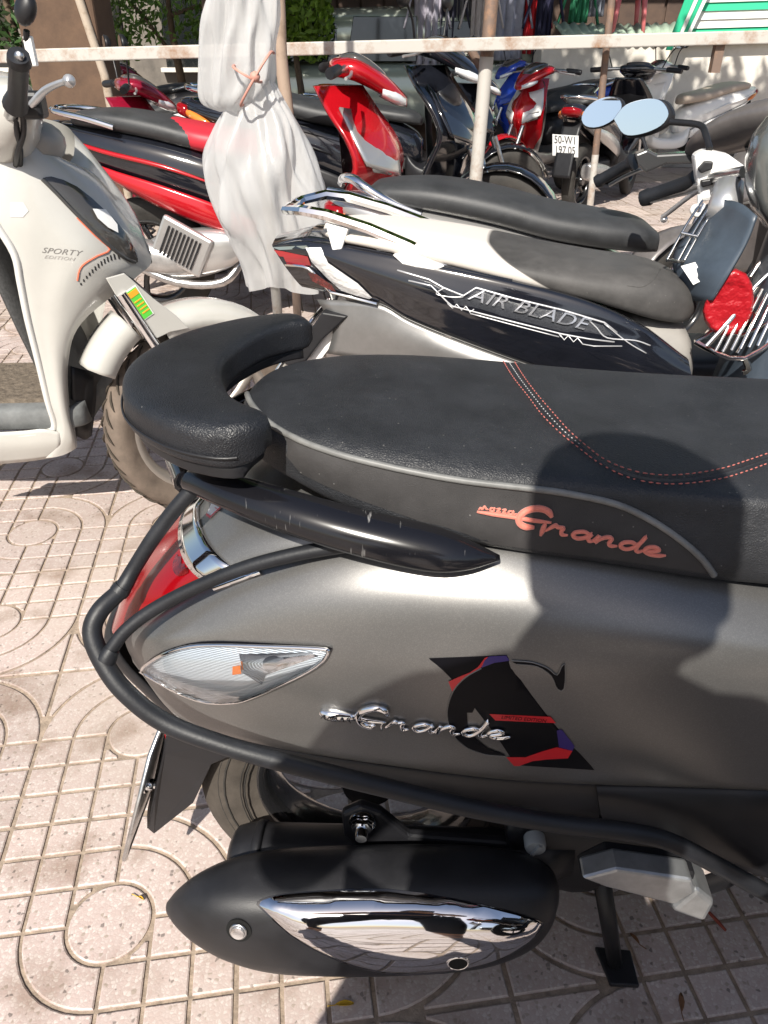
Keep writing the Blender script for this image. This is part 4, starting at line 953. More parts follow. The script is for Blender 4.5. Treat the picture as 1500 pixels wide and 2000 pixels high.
tube('seam', onsurf([(1290,525),(1278,545),(1255,560),(1225,558)], A, seat_b, .0002), .001, SEATGREY, st, 5)
# chrome rail
gr_ = [AL(892,524,.125), AL(862,512,.125), AL(800,480,.122), AL(720,446,.115), AL(640,420,.108), AL(592,411,.10), AL(560,410,.06)]
full = gr_ + [Vector((gr_[-1].x, -gr_[-1].y, gr_[-1].z))] + [Vector((v.x, -v.y, v.z)) for v in reversed(gr_[:-1])]
V, F = tubeVF(full, [.012, .015, .0155, .015, .015, .014, .013, .013, .014, .015, .015, .0155, .015, .012], 8, 1, flat=.8, up=(0, 0, 1)); mk('grab_rail', V, F, CHROME, black, sharp=30)
for px, py in ((750,478),(655,445)):
    p = AL(px, py, .11); prism('rail_bracket', [p + Vector((-.02, 0, .01)), p + Vector((.03, 0, 0)), p + Vector((.012, 0, -.05)), p + Vector((-.005, 0, -.05))], (0, .02, 0), WHITEP, black, .003)
prism('rail_cover', [AL(*q) for q in ((770,492,.112),(800,484,.112),(872,514,.118),(850,524,.118),(790,510,.115))], (0, .06, 0), WHITEP, black, .004)
# rear mudguard and plate
q = [AL(*p) for p in ((640,596,.05),(690,604,.05),(640,650,.05),(610,690,.05),(575,700,.05),(560,690,.05),(610,640,.05))]; prism('mudguard', q, (0, .11, 0), BLACKP, black, .004)
t0, t1 = AL(645, 600, .03), AL(560, 720, .03); up_ = (t0 - t1).normalized(); nrm = Vector((-up_.z, 0, up_.x)); cen = (t0 + t1) / 2; cen.y = 0; hh = (t0 - t1).length / 2
pq = [cen + Vector((-.02, a, 0)) + up_ * b for a, b in ((-.085, -hh), (.085, -hh), (.085, hh * .8), (-.085, hh * .8))]; pl_ = prism('number_plate', pq, nrm * .003, PLATE, black, .001); tube('plate_frame', pq + [pq[0]], .004, CHROME, pl_, 6)
box('reflector', AL(672, 632, .06), (.012, .02, .03), REDLENS, black, bev=.003)
prism('plate_bracket', [AL(*p) for p in ((648,640,.075),(668,648,.075),(625,705,.075),(600,705,.075))], (0, .01, 0), WHITEP, black, .002)
# wheels, engine, muffler, floor
wheel(black, (.08, 0, .255), .255, .095, TYRE, MATS['black_rim'], spokes=5)
mk('engine', *loftVF([sring(x, .06, z, hw, hh, 20, 3) for x, z, hw, hh in ((0, .27, .05, .07), (.15, .30, .09, .10), (.38, .33, .13, .09), (.5, .33, .08, .05))], 3), mat('engine_black', (.02, .02, .02), .5), black)
mk('muffler', *loftVF([sring(x, -.17, z, hw, hh, 20, 2.4) for x, z, hw, hh in ((-.22, .36, .03, .04), (-.2, .36, .05, .06), (0, .34, .055, .07), (.2, .32, .05, .06), (.3, .30, .03, .03))], 3), BLACKP, black)
mk('floorboard', *loftVF([sring(x, 0, z, ww, hh, 28, 5) for x, z, ww, hh in ((.55, .50, .14, .10), (.64, .42, .16, .08), (.75, .38, .165, .05), (.95, .39, .15, .05), (1.02, .42, .12, .05))], 4), BLACKP, black)
mk('seat_base', *loftVF([sring(x, 0, z, ww, hh, 24, 4) for x, z, ww, hh in ((.30, .65, .13, .08), (.5, .60, .12, .09), (.60, .57, .11, .11), (.68, .53, .09, .12), (.71, .50, .05, .08))], 3), mat('pale_grey_plastic', (.30, .285, .265), .5, var=(10, .12)), black)
V, F = patch([[AL(*q) for q in r] for r in ([(1385,398,-.10),(1415,390,-.02),(1448,398,.05),(1478,422,.10)], [(1345,455,-.08),(1385,458,.0),(1425,466,.06),(1456,478,.11)], [(1315,505,-.03),(1350,522,.04),(1388,532,.09),(1420,542,.12)], [(1335,580,.02),(1352,586,.05),(1370,588,.08),(1392,586,.11)])], 4, 4); mk('inner_shield', V, F, SLATE, black, solid=.006)
mk('steering_stem', *tubeVF([AL(1410,425,-.02), AL(1418,395,-.05), AL(1424,362,-.08)], [.032, .034, .03], 16), SILVER, black)
prism('shield_highlight', [AL(*p) for p in ((1330,520,.045),(1358,512,.05),(1376,545,.08),(1354,556,.07))], (0, .003, 0), WHITEP, black, 0)  # white patch painting the bright highlight on the inner shield
mk('centre_tunnel', *loftVF([[Vector((xx + (.06 if abs(c) > 1 else 0), yy, z)) for xx, yy, c in ((x0 - .05, -ww, 0), (x0 + .02, -ww * 1.05, 0), (x0 + .12, -ww * .6, 0), (x0 + .12, ww * .6, 0), (x0 + .02, ww * 1.05, 0), (x0 - .05, ww, 0), (x0 - .085, ww * .5, 0), (x0 - .095, 0, 0), (x0 - .085, -ww * .5, 0))] for z, ww, x0 in ((.40, .13, .86), (.52, .14, .87), (.66, .135, .89), (.78, .12, .90), (.88, .10, .91), (.93, .07, .92))], 4), SLATE, black)
lg = []
for z, ww, x0 in ((.36, .12, 1.02), (.46, .17, 1.04), (.62, .21, 1.05), (.78, .205, 1.02), (.90, .17, .98), (.97, .10, .95)):
    lg.append([Vector((x0 + (.09 if math.cos(2 * math.pi * i / 24) > 0 else .025) * math.cos(2 * math.pi * i / 24) - .08 * abs(math.sin(2 * math.pi * i / 24)) ** 2.2, ww * math.sin(2 * math.pi * i / 24), z)) for i in range(24)])
mk('leg_shield', *loftVF(lg, 4), mat('grey_gloss', (.16, .17, .165), .2, .4, coat=.5), black)
fr_ = []
for i in range(13):
    a = R(20 + 140 * i / 12); fr_.append([Vector((1.30 + .29 * math.cos(a), y, .255 + .29 * math.sin(a) - .02 * abs(y) / .07)) for y in (-.07, -.045, 0, .045, .07)])
V, F = grid(fr_); mk('front_fender', V, F, GLOSS, black, solid=.004)
wheel(black, (1.30, 0, .255), .255, .085, TYRE, MATS['black_rim'], R(30), spokes=5)
for s in (-1, 1): tube('fork_leg', [(1.14, .07 * s, .62), (1.30, .07 * s, .255)], .017, STEEL, black, 10)
# handlebar, turned to the left
hp = AL(1455, 330, -.08)
tube('handlebar', [AL(1455,335,-.05), AL(1400,345,-.18), AL(1345,370,-.27), AL(1262,390,-.36)], .012, STEEL, black, 10)
tube('grip', [AL(1254,388,-.365), AL(1268,384,-.355), AL(1272,382,-.35), AL(1345,358,-.27), AL(1362,350,-.255)], [.019, .021, .0175, .0185, .024], RUBBER, black, 14)
sw_ = prism('switch_housing', [AL(*p) for p in ((1352,302,-.22),(1375,290,-.22),(1420,300,-.22),(1462,330,-.22),(1430,352,-.22),(1425,378,-.22),(1368,392,-.22),(1358,350,-.22))], (0, .05, 0), WHITEP, black, .008)
prism('switch', [AL(*p) for p in ((1362,330,-.19),(1376,314,-.19),(1392,315,-.19),(1390,330,-.19),(1368,338,-.19))], (0, .02, 0), BLACKP, sw_, .003); prism('switch', [AL(*p) for p in ((1368,352,-.19),(1392,348,-.19),(1392,360,-.19),(1370,366,-.19))], (0, .015, 0), BLACKP, sw_, .003)
tube('brake_lever', [AL(1375,365,-.22), AL(1345,385,-.26), AL(1310,412,-.31), AL(1294,424,-.33)], [.007, .006, .006, .006], SILVER, black, 8, 3); 
V, F = latheVF([(0, -.007), (.008, -.004), (.009, 0), (.008, .004), (0, .007)], 12); mk('lever_ball', [AL(1297,428,-.33) + v for v in V], F, SILVER, black)
hk = [AL(1366,380,-.2) + Vector((0, 0, 0)), AL(1366,400,-.2), AL(1356,404,-.2), AL(1352,412,-.2), AL(1360,420,-.2), AL(1372,418,-.2), AL(1378,408,-.2)]; tube('bag_hook', hk, .0055, WHITEP, black, 8, 3)
tube('mirror_stalk', [AL(1386,292,-.2), AL(1378,262,-.24), AL(1366,244,-.28), AL(1310,238,-.33)], .0075, BLACKP, black, 8, 3)
hexp = [(1198,232),(1222,205),(1262,193),(1292,197),(1306,222),(1290,246),(1252,262),(1218,262)]
hexp = [(v.x, v.y) for v in curve([(a, b, 0) for a, b in hexp + hexp[:1]], 4)[:-1]]
mq = [AL(a, b, -.34) for a, b in hexp]; mc = sum(mq, Vector()) / len(mq)
shell = prism('mirror', [mc + (v - mc) * 1.06 + Vector((.012, .012, -.004)) for v in mq], (.012, .02, 0), BLACKP, black, .006); GLASSM = mat('mirror_glass', (.50, .60, .70), .02, 1)
# the glass tips up to the sky
def tilt_poly(pts, ax_, ang):
    c = sum(pts, Vector()) / len(pts); rt = Matrix.Rotation(ang, 3, ax_); return [c + rt @ (v - c) for v in pts]
prism('mirror_glass', tilt_poly(mq, 'X', R(-6)), (.0, .003, 0), GLASSM, shell, .001)
cowl = loftVF([[AL(px + a * wd, py + b * ht, w_) for a, b in ((-1, -.2), (-.9, .6), (-.3, 1), (.5, 1), (1, .5), (1, -.6), (.3, -1), (-.6, -.8))] for px, py, wd, ht, w_ in ((1560, 330, 100, 130, -.10), (1550, 330, 105, 140, 0), (1570, 340, 90, 140, .1))], 3)
mk('handlebar_cowl', *cowl, mat('grey_gloss', (.16, .17, .165), .2), black, sub=1)
mk('headset', *loftVF([sring(x, -.0, z, ww, hh, 20, 2.6) for x, z, ww, hh in ((.80, .97, .05, .03), (.84, .98, .13, .05), (.92, .98, .14, .06), (1.0, .95, .10, .05))], 3), BLACKP, black)
# wire rack standing on the floorboard, with a red bag behind it
WIRE = mat('stainless_wire', (.75, .73, .70), .16, 1)
rack = thing('wire_rack', 'bright stainless wire rack standing on the black scooter floorboard', 'rack', A.o, A.yaw)
def wl(pts, r=.0035): tube('wire', [AL(*p) for p in pts], r, WIRE, rack, 6, 2)
for d in (0, 22, 34): wl([(1302 + d, 508, .02), (1340 + d, 440, -.02), (1372 + d, 392, -.06)], .0026)
wl([(1300,508,.02),(1336,512,.02)]); wl([(1330,455,.0),(1362,462,.0)])
wl([(1358,668,.10),(1400,640,.08),(1440,575,.04),(1480,520,0),(1520,480,0)], .006); wl([(1380,676,.12),(1430,620,.10),(1475,560,.06),(1520,520,.05)], .005)
for k in range(7):
    x = 1395 + k * 17; wl([(x, 690 - k * 3, .12), (x + 26, 640 - k * 4, .10), (x + 60, 575 - k * 5, .06)], .0035)
wl([(1358,668,.10),(1400,690,.12),(1455,700,.13),(1520,660,.12)], .006); wl([(1400,640,.08),(1450,655,.1),(1520,620,.1)], .004); wl([(1425,605,.08),(1450,600,.08),(1475,610,.08),(1470,640,.09),(1440,690,.11)], .004)
wl([(1455,700,.13),(1462,722,.13),(1450,728,.13)], .007); wl([(1465,540,.02),(1462,560,.02)], .006)
bag = [[AL(px, py, w_ + dw) for px, py in ((1388, 646), (1366, 606), (1392, 566), (1412, 522), (1462, 530), (1474, 580), (1464, 640), (1418, 660))] for w_, dw in ((.02, 0), (.06, 0), (.10, 0))]
bo = mk('shopping_bag', *loftVF([[v.lerp(sum(r, Vector()) / 8, k) for v in r] for r, k in ((bag[0], .3), (bag[0], 0), (bag[1], -.05), (bag[2], 0), (bag[2], .35))], 3), mat('red_plastic', (.34, .008, .014), .35, bump=(25, .8, .02)), sub=1)
bo.location = A.o; bo.rotation_euler = (0, 0, A.yaw); tag(bo, 'shiny red bag standing on the black scooter floorboard behind the wire rack', 'bag')
# ================================================================ THE WHITE SCOOTER AT THE LEFT
VW = Frame(-.6, 2.0, 3)
def WL(*q): return VW.L(*q)
white = thing('motor_scooter', 'off-white scooter with dusty front wheel at the left edge', 'scooter', VW.o, VW.yaw)
IVORY = mat('ivory_paint', (.45, .44, .41), .22, coat=.6, var=(6, .05)); IVB = mat('ivory_edge', (.58, .57, .54), .25, coat=.4); CHAR = mat('charcoal_plastic', (.045, .045, .045), .7, bump=(350, .5, .001), var=(160, .4)); MATG = mat('grey_mat', (.13, .135, .135), .8, var=(20, .3))
SMOKE = mat('smoked_lens', (.06, .056, .052), .08, coat=1); 
rows = [
 [(-60,250,.16),(20,262,.155),(80,280,.12),(120,310,.05),(135,318,0)],
 [(-40,340,.19),(40,335,.18),(105,325,.14),(165,335,.06),(185,340,0)],
 [(-10,430,.21),(70,425,.195),(155,420,.15),(230,425,.07),(262,430,0)],
 [(30,495,.212),(90,500,.20),(172,503,.17),(250,508,.09),(296,505,0)],
 [(42,550,.21),(88,555,.205),(140,556,.19),(205,550,.14),(262,545,.06)],
 [(56,620,.205),(85,622,.205),(115,625,.198),(142,630,.18),(160,630,.15)],
 [(76,700,.195),(95,702,.20),(112,704,.197),(126,704,.183),(134,704,.16)],
 [(95,780,.185),(108,784,.195),(120,788,.194),(130,790,.182),(136,792,.16)],
 [(108,835,.17),(120,845,.185),(130,850,.185),(142,852,.175),(148,852,.15)],
 [(70,893,.14),(95,894,.165),(120,890,.165),(142,880,.158),(151,872,.14)]]
net = [[WL(*q) for q in r] for r in rows]
net = [[r[0] + Vector((-.004, .04, 0))] + r for r in net]
vf = patch(net, 6, 6); vb = bvh_of([vf]); 
ls = mk('leg_shield', vf[0], vf[1], IVORY, white); mk('leg_shield', mirV(vf[0]), flipF(vf[1]), IVORY, white)
tube('shield_edge', [r[1] + Vector((-.002, -.001, 0)) for r in net[2:9]] + [WL(70,846,.18), WL(0,852,.18), WL(-90,858,.18)], .011, IVB, white, 10, 4, flat=.8)
sk_r = [[WL(*q) for q in r] for r in ([(-120,848,.185),(-40,846,.19),(40,842,.19),(85,838,.188),(118,845,.18)], [(-120,878,.18),(-40,876,.185),(40,872,.185),(85,868,.183),(118,866,.178)], [(-120,912,.15),(-40,908,.155),(40,902,.158),(85,896,.158),(112,891,.155)])]
V, F = patch(sk_r, 4, 4); mk('floor_skirt', V, flipF(F), IVORY, white, solid=.004); mk('floor_skirt', mirV(V), F, IVORY, white, solid=.004)
# floor and inner shield
z0 = WL(40, 800, .17).z
mk('floorboard', *loftVF([sring(x, 0, z0 - .03, ww, .035, 24, 6) for x, ww in ((-.75, .16), (-.6, .175), (-.35, .175), (-.22, .17), (-.19, .14))], 2), MATG, white)
ib = []
for z, ww, x0 in ((z0, .165, -.22), (.42, .175, -.25), (.6, .18, -.29), (.8, .16, -.34), (.93, .12, -.36)): ib.append([Vector((x0 + .03 * (1 - (j / 4 - 1) ** 2), ww * (j / 4 - 1), z)) for j in range(9)])
V, F = grid(ib); mk('inner_shield', V, F, CHAR, white, solid=.01)
mk('rubber_mat', *boxVF((-.45, 0, z0 + .008), (.40, .27, .012)), mat('worn_mat', (.13, .105, .08), .9, bump=(90, .8, .006), var=(50, .5)), white, smooth=False)
# smoked lens and stripes, lettering
decal('signal_lens', [(82,350),(100,345),(150,365),(205,412),(245,455),(268,505),(262,512),(240,502),(200,470),(150,420),(110,378)], VW, vb, SMOKE, white, .002, 10, dome=.008, k=2)
tube('lens_rim', onsurf([(82,350),(110,378),(150,420),(200,470),(240,502),(262,512)], VW, vb, .003), .0045, mat('dark_trim', (.05, .05, .05), .3), white, 6)
decal('lens_reflector', [(175,410),(200,412),(222,440),(224,456),(205,446),(185,428)], VW, vb, WHITEP, white, .013, 6)
STC = mat('stripe_coral', (.62, .16, .09), .4); STK = mat('stripe_black', (.03, .03, .03), .4)
tube('red_stripe', onsurf([(150,425),(185,460),(214,487),(190,500),(165,515),(155,528),(151,548)], VW, vb, .0006, 3), .0022, STC, ls, 5)
decal('black_stripe', [(195,448),(247,490),(236,497),(224,492),(216,480)], VW, vb, STK, ls, .0009, 6)
V = []
for i in range(13):
    f = i / 12; x = 228 - 72 * f ** .9; y = 494 + 58 * f ** 1.5; l_ = 12 * (1 - f * .6)
    decal('stripe_tick', [(x, y), (x + 3.2, y + .5), (x + 2.5 + l_ * .3, y + l_), (x - .7 + l_ * .3, y + l_)], VW, vb, STK, ls, .0009, 6)
LTX = mat('grey_lettering', (.17, .16, .15), .4)
text_on('lettering', 'SPORTY', (120, 492), (20.5, 1.8), (4, -15), VW, vb, LTX, ls, .0009, .2, 1.05); text_on('lettering', 'EDITION', (116, 504), (14, 1.2), (2.5, -9), VW, vb, mat('light_grey_lettering', (.33, .31, .29), .4), ls, .0009, .2, 1.1)
for k, pl2 in enumerate(([(20,395),(45,395),(56,412),(45,424),(20,424)], )): decal('panel_line', pl2, VW, vb, IVB, ls, .0012, 8)
# steered front end
ST = R(33); wc = Vector((.085, 0, .278)); S_ = Matrix.Rotation(ST, 3, 'Z')
ww_ = wheel(white, wc, .278, .09, DIRTTYRE, mat('dusty_rim', (.33, .30, .27), .45, .6), ST, spokes=5, rim_r=.205, tread=36)
def SF(x, y, z): return wc + S_ @ Vector((x, y, z))
for s in (-1, 1):
    tube('fork_tube', [SF(-.19, .068 * s, .40), SF(-.075, .068 * s, .14)], .015, CHROME, white, 14)
    tube('fork_slider', [SF(-.092, .068 * s, .18), SF(-.07, .068 * s, .13), SF(0, .07 * s, -.02)], [.02, .021, .022], mat('dusty_alloy', (.32, .29, .26), .5, .6, var=(40, .3)), white, 14)
def fender(a0, a1, rr, wd, m, name, drop=.035, up=.0):
    rows_ = []
    for i in range(15):
        a = R(a0 + (a1 - a0) * i / 14); rows_.append([SF((rr - dq) * math.cos(a), y, (rr - dq) * math.sin(a) + up) for y, dq in ((-wd, drop), (-wd * .97, drop * .45), (-wd * .7, .006), (0, 0), (wd * .7, .006), (wd * .97, drop * .45), (wd, drop))])
    V, F = grid(rows_); mk(name, V, F, m, white, solid=.004)
fender(32, 110, .308, .066, IVORY, 'front_fender', .06, up=.025); fender(124, 150, .345, .052, IVORY, 'rear_fender', .07, up=.05)
for s in (-1, 1):
    q = [SF(x - .055, .072 * s, z) for x, z in ((.02, .285), (-.03, .285), (-.07, .275), (-.10, .30), (-.15, .40), (-.165, .44), (-.12, .445), (-.06, .375), (-.01, .325))]; prism('fork_cover', q, S_ @ Vector((0, .006, 0)), IVORY, white, .002)
lab = [SF((x + .073) * .72 - .153, -.0765, (z - .30) * .72 + .372) for x, z in ((-.072, .235), (-.028, .255), (-.075, .36), (-.118, .34))]
g_ = prism('green_label', lab, S_ @ Vector((0, .0012, 0)), mat('label_white', (.75, .78, .70), .4), white, 0)
prism('label_print', [SF((x + .073) * .72 - .153, -.0775, (z - .30) * .72 + .372) for x, z in ((-.069, .240), (-.033, .257), (-.077, .354), (-.113, .337))], S_ @ Vector((0, .001, 0)), mat('label_green', (.10, .52, .06), .4), g_, 0)
prism('label_mark', [SF((x + .073) * .72 - .153, -.0784, (z - .30) * .72 + .372) for x, z in ((-.098, .318), (-.068, .332), (-.077, .350), (-.107, .335))], S_ @ Vector((0, .001, 0)), mat('label_orange', (.75, .35, .03), .4), g_, 0)
for k in range(4): prism('label_line', [SF((x + .073) * .72 - .153, -.0784, (z - .30) * .72 + .372) for x, z in ((-.088 + .007 * k, .30 - .013 * k), (-.062 + .007 * k, .312 - .013 * k), (-.064 + .007 * k, .316 - .013 * k), (-.09 + .007 * k, .304 - .013 * k))], S_ @ Vector((0, .001, 0)), mat('label_orange', (.75, .35, .03), .4), g_, 0)
V, F = patch([[WL(*q) for q in r] for r in ([(138,715,.13),(165,722,.11),(188,728,.08)], [(140,780,.14),(165,785,.12),(186,785,.09)], [(148,850,.13),(165,858,.115),(178,850,.09)])], 3, 3); mk('mudflap', V, F, BLACKP, white, solid=.005)
tube('fork_bridge', [SF(-.13, -.06, .37), SF(-.15, 0, .40), SF(-.13, .06, .37)], .02, BLACKP, white, 8)
# handlebar end
tube('grip', [WL(36,108,.43), WL(38,122,.42), WL(38,124,.418), WL(34,185,.34), WL(30,205,.31)], [.019, .021, .017, .0175, .024], RUBBER, white, 14)
V, F = latheVF([(0, -.004), (.008, -.004), (.009, 0), (0, 0)], 12); mk('bar_end', [WL(38,110,.435) + v for v in V], F, STEEL, white)
tube('handlebar', [WL(30,200,.32), WL(10,250,.2), WL(-40,270,0)], .013, STEEL, white, 8)
mk('handlebar_cover', *loftVF([[WL(px + a * r, py + b * r * 1.2, w_) for a, b in [(math.cos(2 * math.pi * i / 16), math.sin(2 * math.pi * i / 16)) for i in range(16)]] for px, py, r, w_ in ((20, 205, 30, .27), (10, 225, 62, .22), (0, 240, 85, .12), (-30, 250, 95, 0))], 3), IVORY, white)
tube('brake_lever', [WL(62,205,.27), WL(86,178,.29), WL(112,164,.32), WL(135,157,.34)], [.008, .0075, .006, .006], SILVER, white, 8, 3); V, F = latheVF([(0, -.01), (.011, -.005), (.012, 0), (.011, .005), (0, .01)], 14); mk('lever_ball', [WL(135,158,.34) + v for v in V], F, SILVER, white)
box('switch_box', WL(62, 205, .25), (.05, .05, .05), BLACKP, white, bev=.008); box('mirror_mount', WL(60, 100, .3), (.016, .016, .05), WHITEP, white, bev=.003)
tube('brake_hose', [WL(45,225,.27), WL(46,260,.25), WL(34,300,.22), WL(30,330,.16)], .006, BLACKP, white, 8, 4); tube('brake_hose', [WL(30,228,.27), WL(34,262,.25), WL(40,300,.2), WL(38,340,.15)], .006, BLACKP, white, 8, 4)
tube('mirror_stalk', [WL(50,110,.29), WL(52,60,.31)], .006, BLACKP, white, 8)
mk('mirror', *loftVF([[WL(50 + a * r, 18 + b * r * 1.5, w_) for a, b in [(math.cos(2 * math.pi * i / 16), math.sin(2 * math.pi * i / 16)) for i in range(16)]] for r, w_ in ((10, .35), (21, .34), (22, .32), (12, .30))], 2), BLACKP, white)
mk('cowl', *loftVF([[WL(px + a * rx, py + b * ry, w_) for a, b in [(math.cos(2 * math.pi * i / 20), math.sin(2 * math.pi * i / 20)) for i in range(20)]] for px, py, rx, ry, w_ in ((60, 285, 30, 30, .14), (60, 285, 62, 48, .10), (62, 285, 68, 52, 0), (60, 285, 60, 48, -.1), (60, 285, 30, 30, -.14))], 2), mat('warm_grey_plastic', (.30, .285, .265), .4), white)
# rear half, out of the picture
rb = loftVF([sring(x, 0, z, ww, hh, 24, 2.8) for x, z, ww, hh in ((-.62, .45, .10, .10), (-.70, .52, .14, .16), (-.9, .60, .16, .14), (-1.15, .64, .15, .12), (-1.35, .69, .10, .07), (-1.45, .72, .03, .03))], 4); mk('rear_body', *rb, IVORY, white)
mk('seat', *loftVF([sring(x, 0, z, ww, hh, 24, 2.8) for x, z, ww, hh in ((-.62, .70, .06, .03), (-.68, .73, .11, .04), (-.9, .745, .135, .045), (-1.15, .775, .13, .045), (-1.32, .79, .09, .03))], 4), MATS['worn_grey_seat'], white)
wheel(white, (-1.21, 0, .25), .25, .095, TYRE, MATS['black_rim'], spokes=5)
# ================================================================ THE OTHER BIKES
def bike(label, x, y, yaw, body, accent, front=None, seatm=None, rim=None, steer=25, fa=1.25, rail=CHROME, nose=None, mirrors=True, handle=True, tl=REDLENS, tyre=TYRE, plate=True, group='motorbikes parked in rows', inner=None, lens=None, scale=1.0, shieldw=1.0, name='motor_scooter'):
    front = front or body; rim = rim or MATS['black_rim']; seatm = seatm or MATS['worn_grey_seat']; nose = nose or front; inner = inner or BLACKP
    t = thing(name, label, 'scooter', (x, y, 0), R(yaw), group)
    t.scale = (scale,) * 3
    wheel(t, (0, 0, .265), .265, .09, tyre, rim, spokes=5)
    mk('rear_body', *loftVF([sring(a, 0, z, w_, h_, 24, 2.6) for a, z, w_, h_ in ((-.36, .79, .02, .012), (-.32, .775, .065, .04), (-.2, .735, .11, .075), (0, .69, .145, .10), (.2, .64, .155, .115), (.4, .58, .145, .12), (.54, .53, .11, .11), (.6, .51, .06, .07))], 4), body, t)
    for s in (-1, 1):
        rr = [[Vector((a, s * w_, z)) for a, z, w_ in r] for r in (((-.28, .72, .075), (-.1, .655, .125), (.12, .60, .152), (.34, .53, .150), (.5, .46, .12)), ((-.24, .69, .08), (-.06, .61, .138), (.14, .545, .162), (.34, .475, .158), (.5, .42, .125)), ((-.2, .66, .06), (-.02, .565, .11), (.14, .50, .14), (.34, .43, .14), (.5, .39, .11)))]
        V, F = patch(rr, 4, 4); mk('lower_panel', V, F if s > 0 else flipF(F), accent, t, solid=.004)
        V, F = tubeVF([(-.30, s * .085, .765), (-.1, s * .137, .715), (.15, s * .158, .665), (.36, s * .152, .60)], [.004, .009, .009, .003], 6, 4); mk('side_stripe', V, F, accent, t)
        mk('turn_signal', *loftVF([sring(a, s * w_, z, h_, h_ * .8, 12) for a, z, w_, h_ in ((-.33, .755, .05, .012), (-.29, .745, .085, .024), (-.22, .72, .115, .02), (-.17, .70, .125, .005))], 2), lens or mat('amber_lens', (.7, .2, .03), .15, coat=1), t)
    mk('tail_light', *loftVF([sring(a, 0, z, w_, h_, 16, 3) for a, z, w_, h_ in ((-.375, .77, .03, .012), (-.36, .765, .06, .028), (-.31, .755, .085, .035))], 2), tl, t)
    mk('seat', *loftVF([sring(a, 0, z, w_, h_, 24, 2.8) for a, z, w_, h_ in ((-.24, .815, .05, .015), (-.2, .82, .095, .03), (-.05, .815, .128, .042), (.12, .79, .14, .045), (.28, .755, .142, .045), (.42, .735, .132, .045), (.53, .72, .105, .042), (.59, .70, .05, .025))], 5), seatm, t)
    if rail: tube('grab_rail', [(-.02, -.155, .80), (-.14, -.14, .83), (-.27, -.10, .85), (-.32, 0, .855), (-.27, .10, .85), (-.14, .14, .83), (-.02, .155, .80)], .012, rail, t, 10, 4)
    mk('mudguard', *[(V, F) for V, F in [patch([[Vector((a, y_, z)) for a, z in ((-.27, .69), (-.33, .55), (-.37, .40), (-.385, .33))] for y_ in (-.07, -.03, .03, .07)], 3, 2)]][0], BLACKP, t, solid=.006)
    if plate: p_ = prism('number_plate', [Vector((-.352 - dz * .28, y_, .545 + dz)) for y_, dz in ((-.095, -.075), (.095, -.075), (.095, .065), (-.095, .065))], (.004, 0, .001), PLATE, t, .001)
    mk('engine', *loftVF([sring(a, .05, z, w_, h_, 20, 3) for a, z, w_, h_ in ((-.08, .27, .04, .05), (0, .28, .06, .08), (.2, .31, .09, .10), (.42, .33, .13, .08), (.5, .34, .08, .05))], 3), MATS['engine_black'], t)
    mk('muffler', *loftVF([sring(a, -.16, z, w_, h_, 20, 2.3) for a, z, w_, h_ in ((-.3, .37, .025, .03), (-.28, .37, .05, .06), (-.1, .345, .055, .068), (.12, .31, .05, .06), (.22, .29, .02, .025))], 3), mat('muffler_silver', (.42, .41, .40), .35, .7, var=(20, .2)), t)
    mk('shock_absorber', *tubeVF([Vector((-.06 + .05 * q / 40 + .018 * math.cos(q * 1.3), .115 + .018 * math.sin(q * 1.3), .30 + .26 * q / 40)) for q in range(41)], .006, 6), STEEL, t)
    mk('floorboard', *loftVF([sring(a, 0, z, w_, h_, 24, 5) for a, z, w_, h_ in ((.5, .42, .12, .09), (.58, .37, .15, .06), (.7, .35, .155, .05), (.88, .36, .14, .05), (.95, .39, .11, .05))], 3), inner, t)
    dx = fa - 1.25; lg = []
    for z, w_, x0 in ((.36, .08, .97), (.46, .13 * shieldw, 1.0), (.57, .175 * shieldw, 1.045), (.68, .20 * shieldw, 1.09), (.77, .195 * shieldw, 1.06), (.86, .16 * shieldw, .99), (.94, .11, .93)):
        ring = []
        for i in range(32):
            a = 2 * math.pi * i / 32; sn, cn = math.sin(a), math.cos(a); pw = math.copysign(abs(sn) ** .8, sn)
            ring.append(Vector((x0 + dx - .105 + (.15 * (1 - abs(pw) ** 1.35) if cn > 0 else .05 * cn + .03 * (1 - abs(pw))), w_ * pw, z)))
        lg.append(ring)
    mk('leg_shield', *loftVF(lg, 3), front, t)
    for s in (-1, 1):                                   # slanted lamp panels either side of the prow
        V, F = patch([[Vector((a + dx, s * w_, z)) for a, z, w_ in r] for r in (((.91, .875, .135 * shieldw), (.985, .855, .07), (1.02, .845, .03)), ((.98, .76, .185 * shieldw), (1.06, .73, .10 * shieldw), (1.11, .70, .04)), ((1.02, .69, .19 * shieldw), (1.085, .655, .11 * shieldw), (1.125, .63, .045)))], 5, 4); mk('nose_panel', V, F if s < 0 else flipF(F), nose, t, solid=.008)
        V, F = patch([[Vector((a + dx + .012, s * (w_ + .006), z)) for a, z, w_ in r] for r in (((1.005, .72, .165 * shieldw), (1.07, .70, .085 * shieldw)), ((1.03, .665, .165 * shieldw), (1.085, .64, .085 * shieldw)))], 3, 3); mk('signal_lamp', V, F if s < 0 else flipF(F), mat('grey_lamp', (.20, .19, .18), .12, .2, coat=1), t, solid=.006)
    mk('inner_shield', *loftVF([sring(.93 + dx - .08 * (z - .4), 0, z, w_, .03, 16, 4) for z, w_ in ((.40, .1), (.42, .12), (.6, .15), (.8, .14), (.9, .10))], 2), inner, t)
    # steered front end
    S = Matrix.Rotation(R(steer), 3, 'Z'); pv = Vector((fa - .13, 0, 0))
    def sf(v): return pv + S @ (Vector(v) - pv)
    wheel(t, sf((fa, 0, .265)), .265, .08, tyre, rim, R(steer), spokes=5)
    fr_ = []
